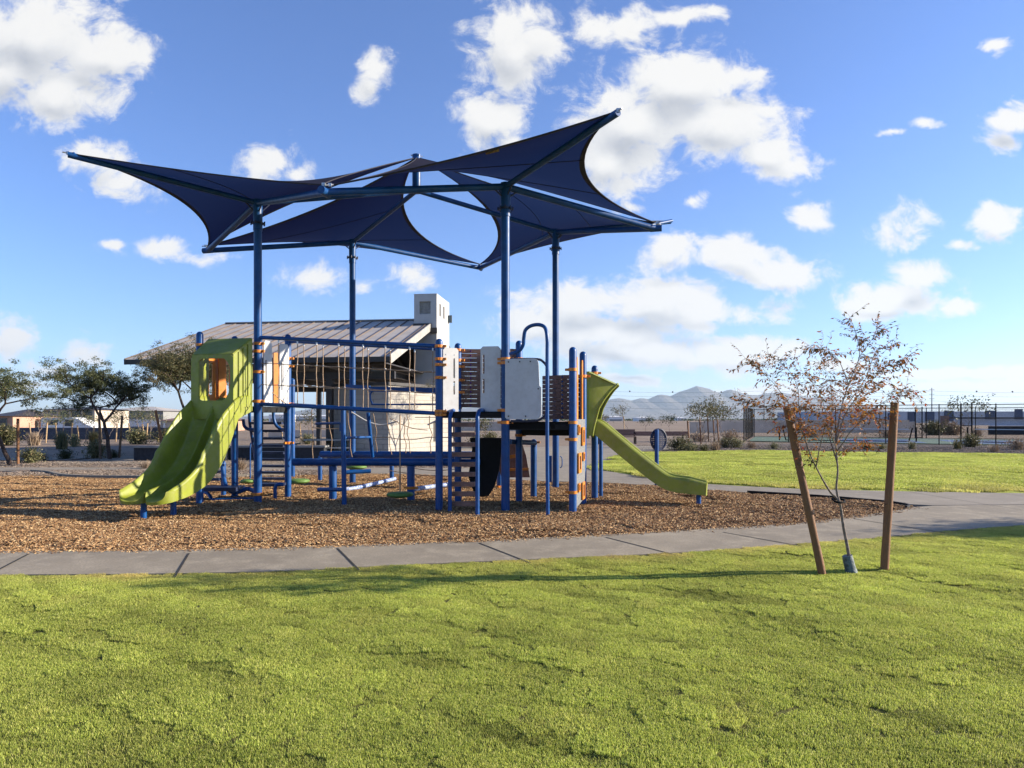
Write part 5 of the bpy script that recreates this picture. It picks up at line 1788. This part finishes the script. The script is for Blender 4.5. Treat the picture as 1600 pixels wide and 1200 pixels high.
# chimney
ch0 = P(647, 0, 32.45)
ch0.z = 0
cw_, cd_ = 1.10, 2.7
def CH(a, w, z):
    return ch0 + e_ * a + n_ * w + ZZ * z
zc = zof(460.5, 32.45)
ch = MB()
def wallq(o, ax, L, z1, holes=(), th=0.12):
    ch.plate(Vector((o.x, o.y, 0)), ax, ZZ, [(0, 0), (L, 0), (L, z1), (0, z1)], th, holes)
fr_h = [(0.26, zc - 0.93), (0.80, zc - 0.93), (0.80, zc - 0.33), (0.26, zc - 0.33)]
wallq(CH(0.06, 0.06, 0), e_, cw_ - 0.12, zc, [[(x - 0.06, z) for x, z in fr_h]])
rh = [[(0.55, zc - 0.95), (0.85, zc - 0.95), (0.85, zc - 0.35), (0.55, zc - 0.35)], [(1.35, zc - 0.95), (1.65, zc - 0.95), (1.65, zc - 0.35), (1.35, zc - 0.35)]]
wallq(CH(cw_ - .06, 0.0, 0), n_, cd_, zc, rh)
wallq(CH(0.06, 0.0, 0), n_, cd_, zc)
wallq(CH(0.06, cd_ - .06, 0), e_, cw_ - .12, zc)
ch.box(CH(cw_ / 2, cd_ / 2, zc + 0.015), (cw_ + 0.01, cd_ + 0.01, 0.04), math.atan2(e_.y, e_.x))
cho = ch.build('chimney', M['stucco'], pav)
mb = MB()
mb.box(CH(0.53, 0.16, zc - 0.63), (0.6, 0.04, 0.66), math.atan2(e_.y, e_.x))
for k in range(8):
    mb.box(CH(0.53, 0.10, zc - 0.90 + k * 0.078), (0.54, 0.03, 0.02), math.atan2(e_.y, e_.x))
for w_ in (0.70, 1.5):
    for k in range(8):
        mb.box(CH(cw_ - 0.10, w_, zc - 0.92 + k * 0.078), (0.04, 0.28, 0.02), math.atan2(e_.y, e_.x))
    mb.box(CH(cw_ - 0.15, w_, zc - 0.65), (0.02, 0.36, 0.66), math.atan2(e_.y, e_.x))
mb.each('vent_louvre', M['ventgrey'], cho)
mb = MB()
mb.box(CH(0.42, -0.05, zof(509, 32.4)), (0.86, 0.12, 0.20), math.atan2(e_.y, e_.x))
mb.box(CH(0.98, -0.06, zof(517, 32.4)), (0.30, 0.12, 0.26), math.atan2(e_.y, e_.x))
mb.each('flashing', M['darktrim'], cho)
MB().box(CH(cw_ + 0.10, cd_ - 0.2, zof(495, 34)), (0.18, 0.2, 0.36)).build('wall_light', M['guard'], cho)
# block room under the roof
bl0 = P(607, 0, 27.0)
bl0.z = 0
be = Vector((0.465, 0.885, 0))            # along the sunlit face
bf = Vector((-0.885, 0.465, 0))           # along the shaded front face
hz = 2.95
th = 0.2
rzb = math.atan2(be.y, be.x)
Lr, Lf = 4.7, 3.2
mb = MB()
sn = Vector((be.y, -be.x, 0))
mb.plate(bl0 - sn * th / 2, be, ZZ, [(0, 0), (Lr, 0), (Lr, hz), (0, hz)], th, [[(3.12, 0.62), (3.66, 0.62), (3.66, 1.50), (3.12, 1.50)]])
mb.plate(bl0 + bf * th + be * th / 2, bf, ZZ, [(0, 0), (Lf - th, 0), (Lf - th, hz), (0, hz)], th)
mb.plate(bl0 + bf * th + be * (Lr - th / 2), bf, ZZ, [(0, 0), (Lf - th, 0), (Lf - th, hz), (0, hz)], th)
mb.plate(bl0 + bf * (Lf - th / 2) + be * th, be, ZZ, [(0, 0), (Lr - 2 * th, 0), (Lr - 2 * th, hz), (0, hz)], th)
bw = mb.build('block_wall', M['block'], pav)
MB().box(bl0 + be * Lr / 2 + bf * Lf / 2 + ZZ * (hz + 0.06), (Lr + 0.16, Lf + 0.16, 0.12), rzb).build('block_cap', M['darktrim'], pav)
mb = MB()
mb.box(bl0 + be * 3.39 - sn * 0.15 + ZZ * 1.06, (0.54, 0.03, 0.88), rzb)
mb.build('window_grille', M['darktrim'], bw)
# dark soffit boards close the roof space above the room
MB().box(PV(5.5, W2, ZE - 0.20), (ELn - 0.6, 2 * W2 - 1.0, 0.05), math.atan2(e_.y, e_.x)).build('ceiling', M['darktrim'], pav)

# counter and tables under the roof
def picnic(px, Y, label, rz=0.1):
    p = P(px, 0, Y)
    p.z = 0.022
    e = empty('picnic_table', p, label, 'picnic table', 'picnic tables under the pavilion')
    m = Matrix.Rotation(rz, 3, 'Z')
    def q(x, y, z):
        return p + m @ Vector((x, y, z))
    MB().box(q(0, 0, 0.75), (1.9, 0.75, 0.06), rz).build('table_top', M['fasciatan'], e)
    for s in (-1, 1):
        MB().box(q(0, s * 0.72, 0.45), (1.9, 0.28, 0.05), rz).build('seat', M['fasciatan'], e)
    for s in (-0.65, 0.65):
        mb = MB()
        mb.bar(q(s, -0.4, 0), q(s, 0, 0.72), 0.07, 0.07)
        mb.bar(q(s, 0.4, 0), q(s, 0, 0.72), 0.07, 0.07)
        mb.bar(q(s, -0.72, 0.40), q(s, 0.72, 0.40), 0.06, 0.06)
        mb.build('leg', M['darktrim'], e)
picnic(515, 27.6, 'grey topped picnic table seen under the rope bridge')
picnic(432, 30.5, 'picnic table farther back behind the stair', 0.2)
picnic(548, 33.5, 'picnic table at the back near the shaded block wall', 0.0)
# low dark seat walls
def seatwall(px0, px1, Y, lab):
    p0, p1 = P(px0, 0, Y), P(px1, 0, Y)
    c = (p0 + p1) / 2
    e = empty('seat_wall', (c.x, Y, 0), lab, 'low wall', 'low dark walls in front of the pavilion')
    L = p1.x - p0.x
    MB().box((c.x, Y + 0.25, 0.26), (L, 0.5, 0.50)).build('wall', M['charcoal'], e)
    MB().box((c.x, Y + 0.25, 0.545), (L + 0.12, 0.62, 0.07)).build('cap', M['capgrey'], e)
seatwall(209, 352, 26.0, 'low dark block wall with pale cap left of the wide slide')
seatwall(362, 506, 26.3, 'low dark block wall with pale cap behind the stair')

# ------------------------------------------------------------------ bench on the plaza
b_ = P(962, 0, 44.5)
b_.z = 0.0
bn = empty('park_bench', b_, 'dark slatted park bench on the plaza behind the narrow slide', 'bench')
mb = MB()
for z in (0.62, 0.86):
    mb.box((b_.x, b_.y, z), (2.5, 0.05, 0.16))
mb.build('backrest', M['brown'], bn)
MB().box((b_.x, b_.y - 0.28, 0.46), (2.5, 0.5, 0.06)).build('seat', M['brown'], bn)
for s in (-1.2, 0, 1.22):
    mb = MB()
    mb.box((b_.x + s, b_.y + 0.02, 0.46), (0.07, 0.07, 0.92))
    mb.box((b_.x + s, b_.y - 0.50, 0.23), (0.07, 0.07, 0.46))
    mb.box((b_.x + s, b_.y - 0.25, 0.66), (0.06, 0.55, 0.05))
    mb.build('leg', M['black'], bn)

# ------------------------------------------------------------------ sports court: fence, nets, shelter
FA, FBp = Vector((16.3, 48.0, 0)), Vector((37.0, 37.2, 0))
FCn = Vector((21.9, 62.0, 0))
FD = FCn + (FBp - FA) * 1.15
fd = (FBp - FA).normalized()
sheet('court_surface', [tuple((FA + fd * 0.3 + Vector((0.1, 0.3, 0)))[:2]), tuple(FBp[:2]), tuple(FD[:2]), tuple((FCn + fd * .2)[:2])], 0.03, M['courtgreen'])
def rect_on(a0, a1, b0, b1, z, mat, name):
    sdv = (FCn - FA).normalized()
    q = [FA + fd * a + sdv * b for a, b in ((a0, b0), (a1, b0), (a1, b1), (a0, b1))]
    return sheet(name, [(v.x, v.y) for v in q], z, mat)
rect_on(6.5, 11.5, 2.5, 11, 0.034, M['courtblue'], 'court_marking')
rect_on(13.4, 19.0, 2.5, 11, 0.034, M['courtblue'], 'court_marking')
wl_ = MB()
def chain(mb, a, b, h, step=0.085, r=0.0028, z0=0.05):
    d = (b - a)
    L = d.length
    d = d.normalized()
    n = int((L + h) / step)
    for s in (1, -1):
        for k in range(n):
            x0 = k * step - (h if s == 1 else 0)
            x1 = x0 + h
            za, zb_ = (z0, z0 + h) if s == 1 else (z0 + h, z0)
            if x0 < 0:
                za += s * (0 - x0)
                x0 = 0
            if x1 > L:
                zb_ -= s * (x1 - L)
                x1 = L
            if x1 - x0 < 0.01:
                continue
            p, q = a + d * x0 + ZZ * za, a + d * x1 + ZZ * zb_
            t = (q - p).normalized()
            u = Vector((-d.y, d.x, 0)) * r
            v = t.cross(u).normalized() * r
            mb.add([p + v, p - v * .5 + u, p - v * .5 - u, q + v, q - v * .5 + u, q - v * .5 - u], [(0, 1, 4, 3), (1, 2, 5, 4), (2, 0, 3, 5)])
def fence(name, a, b, n, h, lab, step=0.10, skip=()):
    e = empty(name, a, lab, 'chain-link fence', 'black fences round the court')
    for k in range(n + 1):
        p = a.lerp(b, k / n)
        MB().tube([p, p + ZZ * (h + 0.05)], 0.032, 10).build('fence_post', M['black'], e)
    rl = MB()
    rl.tube([a + ZZ * h, b + ZZ * h], 0.024, 8)
    rl.build('top_rail', M['black'], e)
    MB().tube([a + ZZ * .06, b + ZZ * .06], 0.018, 6).build('bottom_rail', M['black'], e)
    m_ = MB()
    chain(m_, a, b, h - 0.05, step)
    m_.build('mesh', M['black'], e)
    return e
fence('court_fence', FA, FBp, 8, 2.5, 'black chain-link fence along the near side of the court')
fence('court_fence', FA + Vector((0.05, 0.12, 0)), FCn, 5, 2.5, 'black chain-link fence running back along the left side of the court', 0.22)
fence('court_fence', FCn + fd * .1, FD, 8, 2.5, 'black chain-link fence along the far side of the court')
def gate(a, b, h, lab):
    e = empty('court_gate', a, lab, 'gate', 'gates in the court fences')
    mb = MB()
    mb.tube([a, a + ZZ * (h + .08)], 0.045, 10)
    mb.tube([b, b + ZZ * (h + .12)], 0.045, 10)
    for z in (0.1, 1.2, h):
        mb.tube([a + ZZ * z, b + ZZ * z], 0.022, 8)
    mb.build('gate_frame', M['black'], e)
    m_ = MB()
    chain(m_, a, b, h - 0.1, 0.045, 0.003, 0.1)
    m_.build('mesh', M['black'], e)
off = Vector((-0.06, -0.12, 0))
def on_line(a, d, px):
    k = (px - 800) / FPX
    t = (k * a.y - a.x) / (d.x - k * d.y)
    return a + d * t
gate(on_line(FA, fd, 1501) + off, on_line(FA, fd, 1518) + off, 2.5, 'closed gate in the near court fence by the green shrub')
gate(on_line(FCn, fd, 1430) + off, on_line(FCn, fd, 1440.5) + off, 2.5, 'narrow gate in the far court fence left of the brown pillar')
def court_net(a, b, lab):
    e = empty('court_net', a, lab, 'court net', 'portable nets on the court')
    d = (b - a).normalized()
    for p, s in ((a, -1), (b, 1)):
        mb = MB()
        mb.tube([p, p + d * (s * 0.22) + ZZ * 1.0], 0.045, 8)
        mb.build('net_post', M['black'], e)
        MB().tube([p + d * s * 0.45, p + d * s * 0.45 + ZZ * 1.05], 0.05, 8).build('end_post', M['black'], e)
    MB().tube([a + ZZ * .04, b + ZZ * .04], 0.045, 8).build('base_bar', M['black'], e)
    m_ = MB()
    chain(m_, a + ZZ * 0.05, b + ZZ * .05, 0.82, 0.08, 0.003, 0.05)
    m_.build('netting', M['black'], e)
    MB().bar(a + ZZ * 0.92, b + ZZ * 0.90, 0.012, 0.05).build('net_tape', M['whitepaint'], e)
court_net(P(1228, 0, 51).xy.to_3d(), P(1420, 0, 47.5).xy.to_3d(), 'portable net across the left court behind the young tree')
court_net(P(1524, 0, 46.5).xy.to_3d(), P(1680, 0, 43).xy.to_3d(), 'portable net across the right court behind the gate')
sh0 = P(1476, 0, 70)
she = empty('court_shelter', (sh0.x, 70, 0), 'long low shelter with grey panels behind the far court fence', 'shelter')
MB().box((sh0.x, 70, 0.98), (0.55, 0.6, 1.96)).build('pillar', M['brown'], she)
MB().box((sh0.x + 7.5, 70.1, 1.72), (14, 0.3, 0.16)).build('beam', M['darktrim'], she)
MB().box((sh0.x + 7.9, 70.3, 1.28), (13.2, 0.2, 0.62)).build('panel', M['palebldg'], she)
MB().box((sh0.x + 10.0, 70.1, 0.93), (10.5, 0.3, 0.07)).build('white_rail', M['whitepaint'], she)
MB().box((sh0.x + 10.0, 70.3, 0.44), (10.5, 0.25, 0.88)).build('base_wall', M['charcoal'], she)

# ------------------------------------------------------------------ walls and buildings farther off
def wallbox(name, px0, px1, Y, z1, mat, lab, cat='wall', th=0.25, z0=0.0, Y1=None, grp=None):
    a, b = P(px0, 0, Y), P(px1, 0, Y1 or Y)
    a.z = b.z = (z0 + z1) / 2
    return MB().bar(a, b, th, z1 - z0).build(name, mat, None, lab, cat, grp)
wallbox('block_wall', -60, 330, 54.0, 0.93, M['bluewall'], 'slate blue block wall behind the staked trees at the left')
wallbox('boundary_wall', 1078, 1430, 81, 1.28, M['dirtwall'], 'long tan dirt berm beyond the court')  # upright slab put in for a sunlit dirt berm
wallbox('boundary_wall', 905, 1076, 66, 0.42, M['brown'], 'very low dark brown barrier behind the bench')
wallbox('boundary_wall', 420, 560, 62, 0.62, M['dirtwall'], 'tan wall seen below the pavilion roof')
wallbox('boundary_wall', 560, 900, 95, 1.25, M['stuccotan'], 'tan wall seen between the ladder and the dark climber')
wallbox('boundary_wall', 1100, 1420, 115, 1.45, M['stuccotan'], 'pale far wall above the tan dirt berm', Y1=118)

def building(name, px0, px1, Y, z1, wallm, lab, cat='building', depth=8, bays=(), roof=None, grp=None, roofm='roofmetal', trim=None):
    a, b = P(px0, 0, Y), P(px1, 0, Y)
    cx = (a.x + b.x) / 2
    e = empty(name, (cx, Y, 0), lab, cat, grp)
    MB().box((cx, Y + depth / 2, z1 / 2), (b.x - a.x, depth, z1)).build('wall', wallm, e)
    if roof:
        mb = MB()
        x0, x1 = a.x - 0.4, b.x + 0.4
        y0, y1, ym = Y - 0.5, Y + depth + 0.5, Y + depth / 2
        hp = min(depth / 2, (x1 - x0) / 2) * 0.9
        vs = [(x0, y0, z1), (x1, y0, z1), (x1, y1, z1), (x0, y1, z1), (x0 + hp, ym, z1 + roof), (x1 - hp, ym, z1 + roof)]
        mb.add(vs, [(0, 1, 5, 4), (1, 2, 5), (2, 3, 4, 5), (3, 0, 4), (3, 2, 1, 0)])
        mb.build('roof', M[roofm], e)
    for (u0, u1, zz0_, zz1_, mt, nm) in bays:
        xa, xb = lerp(a.x, b.x, u0), lerp(a.x, b.x, u1)
        MB().box(((xa + xb) / 2, Y - 0.04, (zz0_ + zz1_) / 2), (xb - xa, 0.12, zz1_ - zz0_)).build(nm, M[mt], e)
    return e
wins = []
for k in range(4):
    u = 0.10 + k * 0.235
    wins += [(u, u + 0.15, 1.0, 2.9, 'glass', 'window'), (u - 0.035, u - 0.01, 0.2, 3.0, 'woodpale', 'post'), (u, u + 0.15, 0.9, 1.3, 'capgrey', 'window_sill')]
building('row_building', 68, 148, 112, 3.2, M['stuccotan'], 'long low building with four dark bays above the white van', 'building', 10, wins, 0.5, 'buildings at the left', 'darktrim')
building('row_building', 158, 255, 130, 3.2, M['capgrey'], 'grey far building behind the crooked tree and pale stakes', 'building', 12, [(0.05, 0.95, 0.2, 1.6, 'whitepaint', 'white_base')], 0.9, 'buildings at the left', 'roofmetal')
building('house', -10, 20, 84, 2.0, M['coral'], 'orange wrapped house frame at the left edge', 'house', 9, [(0.35, 0.7, 0.6, 1.7, 'glass', 'window')], 0.9, 'buildings at the left', 'darktrim')
building('house', 34, 70, 88, 1.6, M['coral'], 'orange and tan house frame right of the leftmost trunk', 'house', 9, [(0.0, 0.35, 0.0, 1.9, 'stuccotan', 'panel'), (0.5, 0.7, 0.5, 1.4, 'glass', 'window')], 0.0, 'buildings at the left')
building('house', 255, 292, 78, 1.45, M['stuccotan'], 'small brown roofed house left of the wide slide', 'house', 8, [(0.02, 0.1, 0, 1.4, 'whitepaint', 'corner_trim')], 0.55, 'buildings at the left', 'brown')
building('house', 296, 345, 90, 1.5, M['coral'], 'brick coloured house behind the tall leaning stake', 'house', 8, [(0.3, 0.5, 0.5, 1.2, 'glass', 'window')], 0.6, 'buildings at the left', 'brown')
# white van
vb = P(108, 0, 60)
van = empty('camper_van', (vb.x, 60, 0), 'white camper van parked beyond the slate block wall', 'van')
o_ = Vector((vb.x - 1.9, 60, 0))
MB().plate(o_, (1, 0, 0), ZZ, [(0, 0.35), (4.4, 0.35), (4.5, 0.9), (3.9, 1.15), (3.2, 1.62), (2.6, 1.75), (0.1, 1.75), (0, 1.6)], 1.7).build('body', M['whitepaint'], van)
MB().box((vb.x + 0.55, 59.13, 1.28), (0.7, 0.04, 0.55)).build('window', M['glass'], van)
MB().box((vb.x - 0.9, 59.13, 1.32), (0.9, 0.04, 0.4)).build('window', M['glass'], van)
for s in (-1.2, 1.7):
    mb = MB()
    mb.tube([(vb.x + s, 59.12, 0.36), (vb.x + s, 59.35, 0.36)], 0.34, 16)
    mb.build('wheel', M['black'], van)
# far warehouse
bays = []
for (a, b, t) in ((1387, 1393, .8), (1418, 1430, .9), (1445, 1460, .92), (1475, 1490, 1.0), (1539, 1556, 1.02), (1585, 1598, 1.15)):
    bays.append(((a - 1270) / 400, (b - 1270) / 400, 0.6, 5.3 * t, 'navybldg', 'dark_bay'))
building('warehouse', 1270, 1670, 300, 5.0, M['palebldg'], 'long pale warehouse with navy panels on the right horizon', 'warehouse', 40, bays)
fg = 'white buildings on the horizon'
for i, (a, b, Y, z, lab) in enumerate([(915, 945, 500, 3.2, 'white shed on the horizon right of the narrow slide'), (950, 975, 560, 3.6, 'white shed on the horizon above the dark bench'), (996, 1019, 520, 2.8, 'white shed on the horizon left of the round panel'), (1058, 1072, 700, 3.0, 'tiny white shed on the horizon right of the round panel'), (420, 446, 420, 4.5, 'white shed on the horizon seen behind the stair'), (450, 545, 520, 4.0, 'long white shed seen under the rope bridge')]):
    building('shed', a, b, Y, z, M['whitepaint'], lab, 'shed', 20, [(0.1, 0.9, 0.1, z * .45, 'capgrey', 'door_row')], 0.8, fg, 'whitepaint')
# far tree belts on the horizon: nobody could count these
V, F, A = [], [], []
rr = np.random.default_rng(5)
for k in range(9000):
    px = rr.uniform(-700, 2300)
    Y = rr.uniform(620, 900)
    if noise.noise(Vector((px * 0.012, 3, 1))) < -0.22:
        continue
    x = (px - 800) / FPX * Y
    h = 1.4 + 2.2 * abs(noise.noise(Vector((px * 0.05, 1, 1))))
    c = Vector((x + rr.normal(0, 2), Y, rr.uniform(0, h)))
    u1 = Vector(rr.normal(0, 1, 3).tolist()).normalized() * 1.1
    u2 = u1.cross(Vector(rr.normal(0, 1, 3).tolist())).normalized() * 0.9
    b = len(V)
    V += [tuple(c - u1), tuple(c + u2), tuple(c + u1), tuple(c - u2)]
    F.append((b, b + 1, b + 2, b + 3))
    A.append(float(rr.uniform(.1, .9)))
props(npmesh('treeline', np.array(V), np.array(F), M['darkleaf'], np.array(A)), kind='stuff')

# transmission poles and wires
def pylon(px, Y, ztop, lab, arms_):
    p = P(px, 0, Y)
    e = empty('power_pole', (p.x, Y, 0), lab, 'power pole')
    MB().tube([(p.x, Y, 0), (p.x, Y, ztop)], [0.9, 0.5], 10).build('pole', M['capgrey'], e)
    for z in arms_:
        MB().bar((p.x - 3.5, Y, z), (p.x + 3.5, Y, z), 0.4, 0.5).build('cross_arm', M['capgrey'], e)
    return p
pylon(1456, 900, zof(606, 900), 'tall far power pole with cross arms on the right', [zof(y, 900) for y in (609, 616, 623)])
pylon(1194, 900, zof(612, 900), 'thin far power pole behind the court fence corner', [zof(614, 900)])
for i, (y0, lab) in enumerate([(610.5, 'top power wire carrying dark marker balls above the mountains'), (617, 'second power wire from the top across the mountains'), (626, 'third power wire from the top across the mountains'), (636, 'lowest power wire across the mountains')]):
    pts = []
    for px in range(880, 2100, 30):
        span = ((px - 1194) % 262) / 262
        pts.append(P(px, y0 + 3.2 * 4 * span * (1 - span), 900))
    MB().tube(pts, 0.10, 5).build('power_wire', M['black'], None, lab, 'power wire', 'wires across the plain')
for (px, py, lab) in ((984, 611.5, 'leftmost dark marker ball on the top wire'), (1051, 612.5, 'marker ball on the wire left of the mountain peak'), (1127, 612.5, 'marker ball on the wire right of the mountain peak'), (1526, 611.5, 'marker ball on the wire above the court gate'), (1582, 612, 'rightmost marker ball on the wire')):
    c = P(px, py, 899)
    MB().lathe(c - ZZ * 1.1, [(0.01, 0), (0.8, .3), (1.1, 1.1), (0.8, 1.9), (0.01, 2.2)], 12).build('marker_ball', M['birdred'], None, lab, 'marker ball', 'marker balls on the top wire')

# ------------------------------------------------------------------ mountains
prof = [(-1500, 640), (-900, 632), (-400, 646), (0, 650), (300, 651), (430, 650), (470, 642), (520, 634), (560, 629), (600, 631), (650, 635), (720, 638), (800, 634), (880, 631), (930, 630), (952, 624), (966, 622), (985, 626), (1000, 622), (1012, 624), (1022, 618), (1032, 616.5), (1046, 619), (1060, 612), (1072, 608.5), (1086, 603), (1096, 606), (1106, 608), (1114, 613), (1122, 614.5), (1136, 608), (1148, 612), (1165, 617), (1180, 618), (1196, 614), (1215, 613), (1235, 617), (1260, 621), (1290, 620), (1330, 630), (1380, 641), (1450, 647), (1600, 650), (1900, 646), (2500, 638), (3200, 645)]
MY = 9000.0
Vm, Fm = [], []
xsn, ny = 700, 26
for i in range(xsn + 1):
    px = -1500 + 4700 * i / xsn
    hp_ = next((lerp(a[1], b[1], (px - a[0]) / (b[0] - a[0])) for a, b in zip(prof, prof[1:]) if a[0] <= px <= b[0]), 650)
    zr = (HZ - hp_) / FPX * MY
    for j in range(ny + 1):
        t = j / ny
        Y = MY - 2600 + 2600 * t / 0.8 if t <= 0.8 else MY + (t - 0.8) / 0.2 * 2500
        x = (px - 800) / FPX * MY
        if t <= 0.8:
            s = t / 0.8
            q = noise.noise(Vector((x * 0.0022, Y * 0.0011, 2))) + 0.5 * noise.noise(Vector((x * 0.006, Y * 0.003, 5)))
            h = zr * (s ** 1.5) * (1 - 0.65 * (1 - s) * (0.5 + q)) + (s * (1 - s)) * 90 * q
            if j == int(0.8 * ny):
                h = zr
        else:
            h = zr * (1 - (t - 0.8) / 0.2)
        Vm.append((x, Y, max(-5, h) + noise.noise(Vector((x * 0.02, Y * 0.02, 0))) * 4 * min(1, t * 2)))
for i in range(xsn):
    for j in range(ny):
        b = i * (ny + 1) + j
        Fm.append((b, b + ny + 1, b + ny + 2, b + 1))
props(npmesh('mountains', np.array(Vm), np.array(Fm), M['mountain']), kind='structure')

# haze: one closed box of even thin air
hz_ = MB().box((0, 6200, 299), (26000, 13400, 602))
hm = bpy.data.materials.new('haze_air')
hm.use_nodes = True
hm.node_tree.nodes.clear()
t = NT(hm.node_tree)
vo = t.n('ShaderNodeVolumePrincipled')
vo.inputs['Color'].default_value = (0.66, 0.82, 1.0, 1)
vo.inputs['Density'].default_value = 0.000062
vo.inputs['Anisotropy'].default_value = 0.2
mo = t.n('ShaderNodeOutputMaterial')
t.put(mo.inputs['Volume'], vo.outputs[0])
hzo = hz_.build('haze', hm, kind='stuff')
